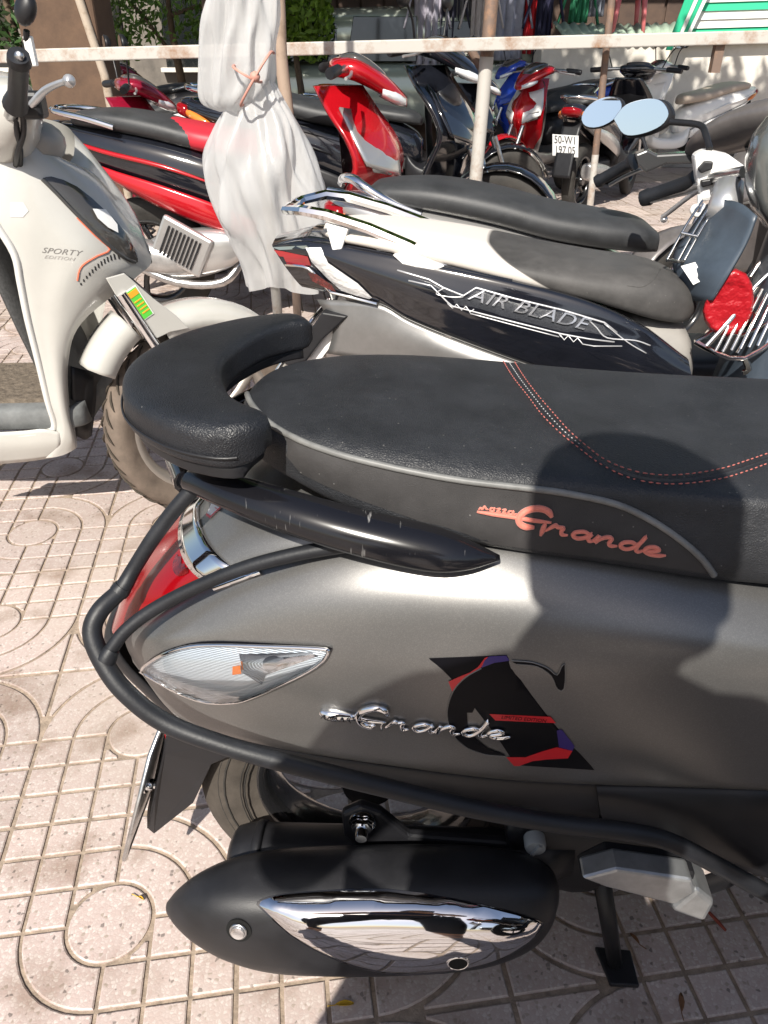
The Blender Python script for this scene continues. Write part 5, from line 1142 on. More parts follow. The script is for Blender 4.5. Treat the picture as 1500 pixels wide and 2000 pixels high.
    for i in range(13):
        a = R(15 + 140 * i / 12); fr_.append([sf((fa + .30 * math.cos(a), y_, .265 + .30 * math.sin(a) - .02 * abs(y_) / .06)) for y_ in (-.062, -.04, 0, .04, .062)])
    V, F = grid(fr_); mk('front_fender', V, F, front, t, solid=.004)
    for s in (-1, 1): tube('fork_leg', [sf((fa - .14, .065 * s, .62)), sf((fa, .065 * s, .265))], .016, STEEL, t, 10)
    if handle:
        hx = fa - .36
        mk('handlebar_cover', *loftVF([[sf(v) for v in sring(a, 0, z, w_, h_, 20, 2.6)] for a, z, w_, h_ in ((hx - .04, 1.0, .05, .015), (hx - .02, 1.0, .12, .03), (hx + .05, .995, .15, .04), (hx + .12, .965, .13, .04), (hx + .19, .925, .09, .035), (hx + .25, .885, .035, .02))], 3), front, t)
        mk('visor', *loftVF([[sf(v) for v in sring(a, 0, z, w_, h_, 20, 2.6)] for a, z, w_, h_ in ((hx - .0, 1.03, .06, .012), (hx + .05, 1.03, .10, .02), (hx + .11, 1.005, .09, .02), (hx + .17, .97, .05, .014))], 3), SMOKE, t)
        mk('headlight', *loftVF([[sf(v) for v in sring(a, 0, z, w_, h_, 20, 2.4)] for a, z, w_, h_ in ((hx + .15, .925, .115, .025), (hx + .20, .905, .095, .028), (hx + .245, .885, .05, .018))], 2), MATS['lamp_glass'], t)
        tube('handlebar', [sf((hx - .05, -.34, .99)), sf((hx + .01, -.15, 1.0)), sf((hx + .01, .15, 1.0)), sf((hx - .05, .34, .99))], .012, STEEL, t, 8, 3)
        for s in (-1, 1):
            tube('grip', [sf((hx - .055, .36 * s, .988)), sf((hx - .05, .35 * s, .99)), sf((hx - .02, .24 * s, .998))], [.016, .019, .018], RUBBER, t, 10)
            tube('brake_lever', [sf((hx + .03, .2 * s, .99)), sf((hx + .02, .28 * s, .98)), sf((hx, .35 * s, .975))], .006, SILVER, t, 6, 2)
            if mirrors:
                tube('mirror_stalk', [sf((hx, .2 * s, 1.01)), sf((hx - .0, .24 * s, 1.1)), sf((hx - .01, .29 * s, 1.16))], .005, BLACKP, t, 6, 3)
                sh = mk('mirror', *loftVF([[sf((hx - .02 + q, .31 * s + .06 * k * math.cos(2 * math.pi * i / 18), 1.18 + .042 * k * math.sin(2 * math.pi * i / 18))) for i in range(18)] for q, k in ((-.006, .93), (-.004, 1), (.012, .9), (.025, .5))], 1), BLACKP, t)
                mk('mirror_glass', [sf((hx - .029, .31 * s + .054 * math.cos(2 * math.pi * i / 18), 1.18 + .037 * math.sin(2 * math.pi * i / 18))) for i in range(18)], [tuple(range(18))], GLASSM, sh, smooth=False)
    return t
REDP = mat('red_paint', (.42, .006, .012), .18, .2, coat=.8); CRIM = mat('crimson_paint', (.26, .008, .03), .2, .3, coat=.8); DGREY = mat('dark_grey_paint', (.07, .07, .072), .25, .4, coat=.5); WGREY = mat('warm_grey_paint', (.17, .155, .15), .35, .4, coat=.3, var=(14, .2))
WHT = mat('white_paint', (.72, .71, .69), .2, coat=.6); SILV = mat('bright_silver_paint', (.50, .49, .48), .28, .7, coat=.5); BLUEP = mat('blue_paint', (.02, .06, .42), .2, coat=.8)
REDSEAT = mat('red_vinyl', (.46, .02, .035), .5, bump=(300, .2, .001))
C = Frame(0, 2.40, -8); CLo = lambda *q: C.L(*q)
def spot(fr, xl): p = fr.o + fr.f * xl; return p.x, p.y
# silver scooter with the long black seat
BLKSEAT = leather('black_seat_vinyl', (.030, .031, .033), 500, .5, .15)
b6 = bike('silver scooter with long black seat, between the glossy black one and the posts', *spot(C, .20), -8, SILV, DGREY, seatm=BLKSEAT, front=WGREY, handle=False, steer=30, rail=None)
C0 = Frame(*spot(C, .20), -8)
def c6(*q): return C0.L(*q)
tube('grab_rail', [c6(822,420,.10), c6(760,395,.10), c6(715,368,.095), c6(690,350,.07), c6(672,348,.02), c6(668,356,-.04)], .014, CHROME, b6, 12, 4)
tube('chrome_trim', [c6(640,372,.09), c6(700,385,.11), c6(770,410,.13), c6(850,440,.14)], .010, CHROME, b6, 8, 3)
tube('grip', [c6(1164,356,-.30), c6(1172,352,-.295), c6(1174,350,-.29), c6(1225,322,-.25), c6(1236,316,-.24)], [.018, .021, .0165, .0175, .026], RUBBER, b6, 14)
prism('switch_housing', [c6(*q) for q in ((1238,300,-.22),(1262,290,-.22),(1282,300,-.22),(1350,296,-.22),(1360,318,-.22),(1300,318,-.22),(1258,336,-.22),(1244,320,-.22))], (0, .05, 0), DGREY, b6, .006)
mk('handlebar_cover', *loftVF([[c6(px + a * rx, py + b * ry, w_) for a, b in [(math.cos(2 * math.pi * i / 18), math.sin(2 * math.pi * i / 18)) for i in range(18)]] for px, py, rx, ry, w_ in ((1352, 300, 14, 12, -.22), (1385, 285, 45, 22, -.18), (1440, 262, 75, 34, -.12), (1510, 235, 80, 42, -.04), (1580, 220, 60, 40, .06))], 3), WGREY, b6)
tube('brake_lever', [c6(1255,330,-.25), c6(1220,345,-.28), c6(1190,362,-.31)], .006, SILVER, b6, 6, 2)
ov = [(1175 + 40 * math.cos(2 * math.pi * i / 24) * .98 + 6 * math.sin(2 * math.pi * i / 24), 219 - 29 * math.sin(2 * math.pi * i / 24) - 9 * math.cos(2 * math.pi * i / 24)) for i in range(24)]
mq = [c6(a, b, -.36) for a, b in ov]; mc = sum(mq, Vector()) / 24
sh = prism('mirror', [mc + (v - mc) * 1.05 + Vector((.008, .012, -.003)) for v in mq], (.01, .018, 0), BLACKP, b6, .004); prism('mirror_glass', tilt_poly(mq, 'X', R(-8)), (0, .003, 0), GLASSM, sh, .001)
tube('mirror_stalk', [c6(1212,232,-.33), c6(1250,262,-.28), c6(1265,300,-.23)], .006, BLACKP, b6, 8, 3)
# red and black scooter behind the plastic-wrapped pole
br = bike('black scooter with red stripes and red nose behind the plastic-wrapped pole', -1.10, 3.78, -6, GLOSS, REDP, front=REDP, nose=SILV, seatm=BLKSEAT, steer=12, lens=CLW, mirrors=False, shieldw=1.35, fa=1.20, scale=1.10)
V = [Vector(v) for v in ()]
rs_ = loftVF([sring(a, 0, z, w_, h_, 24, 2.8) for a, z, w_, h_ in ((.16, .784, .10, .043), (.28, .757, .146, .049), (.42, .737, .136, .049), (.53, .722, .109, .046), (.60, .70, .05, .026))], 4); mk('seat_front', *rs_, REDSEAT, br)
mk('radiator_cover', *boxVF((.20, -.185, .37), (.22, .03, .17), Matrix.Rotation(R(28), 3, 'Y')), SILV, br, smooth=False, bev=.012)
for k in range(9): mk('radiator_fin', *boxVF((.135 + k * .015, -.203, .40 - k * .008), (.006, .012, .12), Matrix.Rotation(R(28), 3, 'Y')), BLACKP, br, smooth=False)
mk('crankcase', *loftVF([sring(a, -.13, z, w_, h_, 18, 2.6) for a, z, w_, h_ in ((.02, .30, .03, .06), (.08, .31, .05, .09), (.22, .33, .055, .10), (.36, .35, .05, .08), (.44, .36, .03, .04))], 3), SILV, br)
mk('exhaust_pipe', *tubeVF([(.42, -.1, .30), (.34, -.15, .22), (.15, -.17, .22), (-.05, -.17, .30)], .018, 10, 4), STEEL, br)
# the rest
bike('all-black scooter with gold front brake in the shade beside the white post', -.66, 4.55, -8, GLOSS, BLACKP, seatm=BLKSEAT, steer=-12, fa=1.12, scale=1.16, shieldw=1.4)
bike('black scooter with dark red shield beside the brown pillar', -2.25, 4.75, -6, GLOSS, BLACKP, front=CRIM, seatm=BLKSEAT, steer=30)
bike('grey scooter with amber lamps at the right edge, facing left', 2.45, 3.4, 186, WGREY, DGREY, steer=20, handle=False)
ps = bike('black scooter seen from behind with a white number plate', 1.52, 6.45, 56, GLOSS, SILV, seatm=BLKSEAT, steer=8, plate=False)
pp = prism('number_plate', [Vector((-.362 - dz * .28, y_, .545 + dz)) for y_, dz in ((-.10, -.075), (.10, -.075), (.10, .07), (-.10, .07))], (.004, 0, .001), mat('plate_bright', (.80, .80, .80), .4), ps, .001)
for s_, dz, sz in (('50-W1', .034, .075), ('197.05', -.034, .075)):
    V, F = textVF(s_, sz); V = [Vector((-.3655 - (v.y + dz) * .28, -v.x * .8, .545 + v.y + dz)) for v in V]; mk('plate_lettering', V, F, STK, pp, smooth=False)
bike('red moped with grey inner shield and white front fender, facing left', 1.70, 7.75, 235, BLACKP, REDP, front=REDP, inner=WGREY, nose=WHT, seatm=BLKSEAT, steer=-22, shieldw=.8, mirrors=False, rim=mat('light_rim', (.5, .48, .45), .4, .6), name='moped')
bike('white scooter in full sun before the white wall', 3.35, 8.55, 205, WHT, WHT, front=WHT, steer=-18, inner=WHT, seatm=mat('tan_vinyl', (.40, .33, .27), .6), rail=None)
bike('blue scooter parked beyond the red moped', 2.2, 9.2, 200, BLUEP, BLUEP, seatm=BLKSEAT, steer=10)
bike('white scooter standing beyond the black and dark red one', -1.35, 6.2, 170, WHT, WHT, seatm=BLKSEAT, steer=15)
bike('black motor scooter with chrome trim beyond the all-black one', -.30, 6.35, -14, GLOSS, DGREY, seatm=BLKSEAT, steer=20)
bike('dark red scooter far behind the brown pillar', -3.1, 7.2, 5, CRIM, BLACKP, seatm=BLKSEAT, steer=20)
bike('grey scooter at the far end of the left row', -2.0, 8.3, 184, WGREY, BLACKP, seatm=BLKSEAT, steer=-10)

bike('dark grey scooter parked beside the person, just outside the picture', .60, -.10, 0, DGREY, BLACKP, seatm=BLKSEAT, steer=20)
# ================================================================ POSTS, PLASTIC, SHOPS, TREES
def worn(name, base, rust, scale=6, lo=.5, hi=.68, rough=.6):
    m = bpy.data.materials.new(name); m.use_nodes = True; n = m.node_tree; b = n.nodes['Principled BSDF']; lk = n.links.new
    tc = n.nodes.new('ShaderNodeTexCoord'); nz = n.nodes.new('ShaderNodeTexNoise'); nz.inputs['Scale'].default_value = scale; nz.inputs['Detail'].default_value = 9; nz.inputs['Roughness'].default_value = .7; lk(tc.outputs['Object'], nz.inputs[0])
    r = n.nodes.new('ShaderNodeValToRGB'); r.color_ramp.elements[0].position = lo; r.color_ramp.elements[0].color = tuple(base) + (1,); r.color_ramp.elements[1].position = hi; r.color_ramp.elements[1].color = tuple(rust) + (1,)
    lk(nz.outputs[0], r.inputs[0]); lk(r.outputs[0], b.inputs['Base Color']); b.inputs['Roughness'].default_value = rough
    bp = n.nodes.new('ShaderNodeBump'); bp.inputs['Strength'].default_value = .3; bp.inputs['Distance'].default_value = .004; lk(nz.outputs[0], bp.inputs['Height']); lk(bp.outputs[0], b.inputs['Normal']); MATS[name] = m; return m
GALV = worn('worn_white_metal', (.44, .42, .385), (.26, .15, .09), 7); RUST = worn('rusty_pipe', (.16, .11, .085), (.30, .17, .10), 14); PILLAR = worn('brown_pillar', (.125, .075, .047), (.07, .042, .028), 5, .4, .7, .85)
# long rail
a, b = atY(-260, 117, 4.0), atY(1900, 62, 4.0); d = (b - a)
rl = mk('rail', *prismVF([a + Vector((0, -.03, -.035)), a + Vector((0, .03, -.035)), a + Vector((0, .03, .035)), a + Vector((0, -.03, .035))], (0, 0, 0)), GALV, smooth=False)
me = rl.data; me.clear_geometry()
V = []
for p in (a, b): V += [p + Vector((0, y_, z)) for y_, z in ((-.025, -.026), (.025, -.026), (.025, .026), (-.025, .026))]
me.from_pydata([tuple(v) for v in V], [], [(0, 1, 2, 3), (7, 6, 5, 4), (0, 4, 5, 1), (1, 5, 6, 2), (2, 6, 7, 3), (3, 7, 4, 0)]); me.update(); q = rl.modifiers.new('b', 'BEVEL'); q.width = .005; q.segments = 2
tag(rl, 'long whitish square metal rail running across the whole parking lot', 'rail')
a2, b2 = a + Vector((2.8, .12, -.07)), b + Vector((-2.2, .12, -.07)); r2 = tube('rail', [a2, b2], .02, RUST, None, 8); tag(r2, 'thin rusty pipe running just behind and below the whitish rail', 'rail')
def post(name, top, bot, r, m_low, m_top, zc, label):
    t = thing(name, label, 'post', bot)
    v = (top - bot); zz = (zc - bot.z) / v.z
    tube('pole', [Vector((0, 0, 0)), v * zz], r, m_low, t, 14); tube('pole_top', [v * zz, v], r * .96, m_top, t, 14)
    mk('foot_plate', *boxVF((0, 0, .006), (.16, .16, .012)), RUST, t, smooth=False); return t
p0 = atY(946, 95, 4.08); post('post', Vector((p0.x + .06, 4.08, 2.5)), Vector((atY(931, 380, 4.08).x - .03, 4.08, 0)), .032, GALV, RUST, 1.13, 'white painted post with rusty top, standing behind the black seats')
p1 = atY(1186, 80, 4.1); p2_ = atY(1150, 425, 4.1); dv = (p1 - p2_) / (p1.z - p2_.z); post('post', p2_ + dv * (2.5 - p2_.z), p2_ - dv * p2_.z, .017, GALV, RUST, .72, 'thin leaning post before the scooter with the white number plate')
p3_ = atY(538, 590, 2.85); post('post', Vector((p3_.x - .03, 2.85, 2.5)), Vector((p3_.x + .01, 2.85, 0)), .018, GALV, GALV, 1.0, 'thin grey pole inside the hanging white plastic sheet')
bracket = mk('bracket', *boxVF(atY(1400, 112, 4.02), (.04, .04, .12)), RUST, smooth=False); tag(bracket, 'short rusty stub hanging under the rail near the white wall', 'bracket')
# plastic sheet tied round the pole
def sheet_mat():
    m = bpy.data.materials.new('plastic_sheet'); m.use_nodes = True; n = m.node_tree; b = n.nodes['Principled BSDF']; lk = n.links.new; o = n.nodes['Material Output']
    b.inputs['Base Color'].default_value = (.70, .70, .70, 1); b.inputs['Roughness'].default_value = .28; b.inputs['Specular IOR Level'].default_value = .35
    tr = n.nodes.new('ShaderNodeBsdfTranslucent'); tr.inputs[0].default_value = (.75, .75, .74, 1); mx = n.nodes.new('ShaderNodeMixShader'); mx.inputs[0].default_value = .42; lk(b.outputs[0], mx.inputs[1]); lk(tr.outputs[0], mx.inputs[2])
    tp = n.nodes.new('ShaderNodeBsdfTransparent'); m2 = n.nodes.new('ShaderNodeMixShader'); m2.inputs[0].default_value = .3; lk(mx.outputs[0], m2.inputs[1]); lk(tp.outputs[0], m2.inputs[2]); lk(m2.outputs[0], o.inputs[0])
    tc = n.nodes.new('ShaderNodeTexCoord'); mp = n.nodes.new('ShaderNodeMapping'); mp.inputs['Scale'].default_value = (15, 15, 4); lk(tc.outputs['Object'], mp.inputs[0])
    nz = n.nodes.new('ShaderNodeTexNoise'); nz.inputs['Scale'].default_value = 1; nz.inputs['Detail'].default_value = 4; nz.inputs['Roughness'].default_value = .5; lk(mp.outputs[0], nz.inputs[0]); bp = n.nodes.new('ShaderNodeBump'); bp.inputs['Strength'].default_value = .55; bp.inputs['Distance'].default_value = .02; lk(nz.outputs[0], bp.inputs['Height']); lk(bp.outputs[0], b.inputs['Normal']); lk(bp.outputs[0], tr.inputs['Normal'])
    return m
SHEET = sheet_mat(); PYd = 2.75
def sheet(name, prof, fold, seed, depth=.55, n=64, folds=9):
    rnd = random.Random(seed); ph = [rnd.uniform(0, 6.28) for _ in range(5)]; rings = []
    for py, xl, xr in prof:
        a, b = atY(xl, py, PYd), atY(xr, py, PYd); c = (a + b) / 2; hw = (b - a).length / 2; ring = []
        for i in range(n):
            t = 2 * math.pi * i / n
            k = 1 + fold * ((1 - 2 * abs(math.sin(folds * .5 * t + ph[0] + py * .009 + .8 * math.sin(2 * t + ph[2])))) * .7 + math.sin((folds * 2 - 3) * t + ph[1] - py * .013 + 1.5 * math.sin(t * 3 + py * .01)) * .45 + .5 * math.sin(3 * t + ph[2] + py * .02) + .3 * math.sin(py * .045 + 5 * t))
            ring.append(c + Vector((hw * math.cos(t) * (k if abs(math.cos(t)) < .9 else 1 + (k - 1) * .3), hw * depth * math.sin(t) * k, .012 * math.sin(4 * t + ph[3]) * (1 if py > 540 else 0))))
        rings.append(ring)
    return loftVF(rings, 4, caps=False)
pls = thing('plastic_sheet', 'dirty white plastic sheet bundled and tied around the pole', 'plastic sheet', (0, 0, 0))
up = sheet('upper_bundle', [(-160,420,540),(-60,410,542),(30,400,545),(90,392,540),(150,388,538),(185,390,525),(205,400,505),(218,430,490)], .17, 3, .7, 110)
mk('upper_bundle', *up, SHEET, pls)
lo_ = sheet('lower_skirt', [(128,480,520),(150,470,530),(190,455,552),(240,428,585),(290,405,606),(330,398,620),(375,408,634),(420,424,642),(470,450,645),(520,478,642),(556,486,640)], .17, 11, .6, 110)
mk('lower_skirt', *lo_, SHEET, pls)
TIE = mat('pink_string', (.50, .24, .19), .6)
for k, (p_, q_) in enumerate((((470, 205), (526, 105)), ((455, 130), (505, 160)))):
    A0, B0 = atY(*p_, PYd - .11), atY(*q_, PYd - .11); tube('string', [A0 + Vector((-.0, .12, 0)), A0, A0.lerp(B0, .5) + Vector((0, -.03, 0)), B0, B0 + Vector((0, .12, 0))], .004, TIE, pls, 6, 4)
A0 = atY(498, 150, PYd - .13); mk('knot', *latheVF([(0, -.016), (.012, -.01), (.016, 0), (.012, .01), (0, .016)], 10, 'z', A0), TIE, pls)
wrapped = mk('post', *loftVF([sring(0, 0, 0, .05, .05, 16, 2)] * 2), worn('brown_cloth', (.34, .25, .19), (.20, .14, .10), 9), None)
wb = atY(548, 60, 3.4); wrapped.data.clear_geometry(); V, F = tubeVF([(wb.x, 3.4, 0), (wb.x, 3.4, .6), (wb.x + .01, 3.4, .9), (wb.x - .005, 3.4, 1.15), (wb.x, 3.4, 1.4), (wb.x, 3.4, 2.5)], [.018, .02, .024, .025, .024, .024], 14, 4); wrapped.data.from_pydata([tuple(v) for v in V], [], F); wrapped.data.update(); wrapped.data.polygons.foreach_set('use_smooth', [True] * len(F)); tag(wrapped, 'post wrapped in brown cloth behind the tied plastic sheet', 'post')
# brown pillar with a pipe
pl0 = atY(142, 100, 6.0); pil = thing('pillar', 'brown square pillar with a pale pipe, behind the red-striped scooter', 'pillar', (pl0.x, 6.0, 0))
mk('shaft', *boxVF((0, 0, 1.4), (.50, .40, 2.8)), PILLAR, pil, smooth=False, bev=.02); tube('pipe', [(.27, -.16, 0), (.25, -.2, 1.0), (.16, -.22, 1.5), (.14, -.22, 2.8)], .028, worn('pale_pipe', (.42, .35, .28), (.25, .18, .12), 9), pil, 12)
# shop front behind
WALL = worn('cream_wall', (.66, .62, .56), (.50, .45, .39), 3, .45, .8, .9); DARKW = worn('dark_brown_boards', (.07, .045, .035), (.11, .07, .05), 4, .4, .7, .8)
shop = thing('shop_building', 'dark brown shop front with hanging clothes at the back', 'building', (1.2, 11.6, 0))
mk('wall', *boxVF((0, .3, 2.2), (6.6, .25, 4.4)), DARKW, shop, smooth=False)
for k in range(22): mk('board', *boxVF((-3.15 + k * .3, .155, 1.5), (.27, .03, 3.0)), DARKW, shop, smooth=False, bev=.006)
mk('counter', *boxVF((-.4, -.5, .45), (4.6, .6, .9)), worn('counter_wood', (.13, .08, .055), (.2, .13, .09), 5), shop, smooth=False, bev=.01)
mk('roof', *boxVF((0, -.4, 3.5), (7.2, 2.6, .12)), worn('sheet_roof', (.25, .23, .22), (.3, .18, .1), 4), shop, smooth=False)
wl_ = thing('garden_wall', 'low white wall in full sun at the right edge', 'wall', (5.3, 9.4, 0))
mk('masonry', *boxVF((0, 0, .62), (4.6, .2, 1.24)), WALL, wl_, smooth=False, bev=.01); mk('plinth', *boxVF((0, -.13, .12), (4.6, .06, .24)), worn('grey_plinth', (.45, .42, .39), (.3, .27, .24), 5), wl_, smooth=False, bev=.006)
# striped awning on the right: slats of green and white sheet
GREEN = mat('awning_green', (.02, .42, .22), .5); AWW = mat('awning_white', (.72, .72, .68), .5)
aw = thing('awning', 'green and white striped roll awning above the white wall', 'awning', (0, 0, 0))
for k in range(9):
    y0 = 78 - k * 17; x0 = 1322 + k * 5; c1, c2 = atY(x0, y0, 9.2), atY(1800, y0 - 14, 9.2); h_ = .055
    mk('stripe', *prismVF([c1 + Vector((0, 0, -h_)), c2 + Vector((0, 0, -h_)), c2 + Vector((0, .03, h_)), c1 + Vector((0, .03, h_))], (0, .012, 0)), (AWW, GREEN, AWW, AWW, GREEN, AWW, GREEN, AWW, GREEN)[k], aw, smooth=False)
for k in range(4):
    p_ = [atY(1300 + k * 9, 98 - k * 4, 9.0 + k * .02), atY(1312 + k * 9, 98 - k * 4, 9.0 + k * .02), atY(1372 + k * 9, -40, 9.0 + k * .02), atY(1352 + k * 9, -40, 9.0 + k * .02)]; mk('side_stripe', *prismVF(p_, (0, .012, 0)), (GREEN, AWW, GREEN, AWW)[k], aw, smooth=False)
# wavy sheets and stool
cs = []
for i in range(61):
    x = i / 60; a, b = atY(1080 + x * 250, 44 + 4 * math.sin(x * 3), 9.6), atY(1100 + x * 236, 72, 9.3); h_ = .014 * math.sin(x * 6.28 * 14); cs.append([a + Vector((0, 0, h_)), a.lerp(b, .5) + Vector((0, 0, h_)), b + Vector((0, 0, h_))])
V, F = grid(cs); sh_ = mk('corrugated_sheet', V, F, worn('pale_green_sheet', (.33, .42, .33), (.22, .26, .2), 4), None, solid=.006); tag(sh_, 'pale green corrugated roofing sheet under the pink stool', 'roof sheet')
box_ = mk('crate', *boxVF((atY(1210, 72, 9.6).x, 9.65, .58), (1.7, .5, 1.16)), WALL, None, smooth=False, bev=.02); tag(box_, 'pale stall counter under the corrugated sheet', 'counter')
so_ = atY(1212, 62, 9.7); stool = thing('stool', 'pink plastic stool standing on the corrugated sheet', 'stool', (so_.x, 9.55, so_.z + .02)); PINK = mat('pink_plastic', (.60, .16, .17), .4)
mk('seat', *boxVF((0, 0, .30), (.30, .28, .03)), PINK, stool, smooth=False, bev=.012)
for sx in (-1, 1):
    for sy in (-1, 1): mk('leg', *loftVF([sring(0, 0, 0, .02, .02, 8)] * 2) if 0 else tubeVF([(sx * .16, sy * .15, -.06), (sx * .13, sy * .12, .29)], [.018, .03], 8), PINK, stool)
# clothes on hangers
def garment(px, Y_, wd, z0, z1, m, label, seed, neck=True):
    rnd = random.Random(seed); c = atY(px, 40, Y_).x; rows_ = []
    for i in range(15):
        f = i / 14; z = z1 + (z0 - z1) * f; w_ = wd * (.55 + .45 * min(1, f * 5)) * (1 - .06 * math.sin(f * 3)); rows_.append([Vector((w_ * (j / 10 - 1), .035 * math.sin(j * 1.1 + seed) * (.3 + f) + .02 * math.sin(j * 2.3 + f * 4 + seed) + (-.05 * (1 - (j / 10 - 1) ** 2)), z - (.05 * (j / 10 - 1) ** 2 if i == 0 else 0))) for j in range(21)])
    V, F = grid(rows_); t = thing('garment', label, 'garment', (c, Y_, 0), 0, 'clothes hanging at the shop front')
    g = mk('cloth', V, F, m, t, solid=.008); 
    for s in (-1, 1):
        V, F = patch([[Vector((s * (wd * .5 + q * .06), .03 * k - .02, z1 - .03 - q * .22)) for q in range(4)] for k in (-1, 0, 1)], 2, 2); mk('sleeve', V, F, m, t, solid=.02)
    tube('hanger', [(-wd * .5, 0, z1 - .03), (0, 0, z1 + .05), (wd * .5, 0, z1 - .03)], .008, BLACKP, t, 6); tube('hanger_hook', [(0, 0, z1 + .05), (0, 0, z1 + .16), (.02, 0, z1 + .2)], .005, STEEL, t, 6)
    return t
CL = [(640 + 195, .15, (.36, .34, .40), 'pale lilac shirt hanging leftmost at the shop'), (875, .12, (.03, .03, .05), 'black shirt hanging beside the lilac shirt'), (905, .11, (.20, .20, .22), 'grey top hanging beside the black shirt'), (940, .12, (.50, .46, .46), 'white top hanging behind the rusty post'), (990, .20, (.33, .34, .42), 'light blue-grey dress hanging left of the red one'), (1036, .11, (.52, .02, .03), 'bright red dress hanging at the shop'), (1062, .09, (.02, .02, .05), 'navy top hanging right of the red dress'), (1128, .10, (.03, .20, .10), 'green cloth hanging near the pink stool'), (1160, .09, (.34, .36, .42), 'small pale cloth hanging next to the green one')]
for k, (px, wd, cc, lb) in enumerate(CL): garment(px, 9.9 + .05 * (k % 3), wd, .95 + .06 * (k % 3) + (.35 if k > 6 else 0), 2.0, mat('cloth_%d' % k, cc, .85, bump=(30, .6, .01), var=(8, .2)), lb, k)
hr = tube('clothes_rail', [atY(780, 40, 9.95) * Vector((1, 1, 0)).length * 0 + Vector((atY(780, 40, 9.95).x, 9.97, 2.16)), Vector((atY(1200, 40, 9.95).x, 9.97, 2.16))], .018, STEEL, None, 8); tag(hr, 'steel clothes rail above the hanging garments', 'rail')
# parked car behind
car = thing('parked_car', 'pale green estate car with dark windows parked beyond the bikes', 'car', (atY(800, 60, 10.6).x + .3, 10.6, 0), R(3))
CARP = mat('car_paint', (.40, .44, .38), .2, .3, coat=.8); CGL = mat('car_glass', (.012, .014, .016), .05, coat=1)
body_prof = [(-2.15, .40, .70, .75), (-2.05, .40, .95, .82), (-1.2, .36, 1.0, .86), (.4, .36, 1.0, .86), (1.3, .36, .98, .85), (2.0, .38, .88, .80), (2.15, .42, .70, .70)]
mk('body', *loftVF([sring(x, 0, (a + b) / 2, w_, (b - a) / 2, 28, 5) for x, a, b, w_ in body_prof], 4), CARP, car)
cab = [(-2.0, .95, 1.10, .70), (-1.85, .95, 1.42, .70), (-1.0, .95, 1.52, .72), (.2, .95, 1.50, .72), (.75, .95, 1.35, .70), (1.25, .93, 1.0, .66)]
mk('cabin', *loftVF([sring(x, 0, (a + b) / 2, w_, (b - a) / 2, 28, 4) for x, a, b, w_ in cab], 4), CARP, car)
for x0, x1, zt in ((-1.72, -1.15, 1.36), (-1.05, -.28, 1.42), (-.2, .55, 1.38)):
    for s in (-1, 1): prism('window', [Vector((x0, s * .735, 1.0)), Vector((x1, s * .735, 1.0)), Vector((x1 - (.12 if x1 > .3 else 0), s * .70, zt)), Vector((x0 + .08, s * .70, zt))], (0, .02, 0), CGL, car, .006)
prism('windscreen', [Vector((1.22, -.55, .98)), Vector((1.22, .55, .98)), Vector((.72, .52, 1.36)), Vector((.72, -.52, 1.36))], (.02, 0, .03), CGL, car, .004)
for x in (-1.35, 1.35):
    for s in (-1, 1): wheel(car, (x, s * .78, .31), .31, .19, TYRE, SILVER, spokes=5)
for s in (-1, 1): mk('headlight', *loftVF([sring(2.05 + q, s * .58, .74, w_, .08, 14, 3) for q, w_ in ((0, .14), (.06, .12))]), MATS['lamp_glass'], car)
# trees
def leaf_mat(name, c):
    m = bpy.data.materials.new(name); m.use_nodes = True; n = m.node_tree; b = n.nodes['Principled BSDF']; lk = n.links.new; o = n.nodes['Material Output']
    g = n.nodes.new('ShaderNodeNewGeometry'); r = n.nodes.new('ShaderNodeValToRGB'); r.color_ramp.elements[0].color = tuple(q * .6 for q in c) + (1,); r.color_ramp.elements[1].color = tuple(min(1, q * 1.7) for q in c) + (1,); lk(g.outputs['Random Per Island'], r.inputs[0]); lk(r.outputs[0], b.inputs['Base Color']); b.inputs['Roughness'].default_value = .5
    t = n.nodes.new('ShaderNodeBsdfTranslucent'); lk(r.outputs[0], t.inputs[0]); mx = n.nodes.new('ShaderNodeMixShader'); mx.inputs[0].default_value = .4; lk(b.outputs[0], mx.inputs[1]); lk(t.outputs[0], mx.inputs[2]); lk(mx.outputs[0], o.inputs[0]); return m
LEAF = leaf_mat('leaves', (.09, .17, .03)); BARK = worn('bark', (.13, .09, .06), (.07, .05, .035), 12, .4, .7, .9)
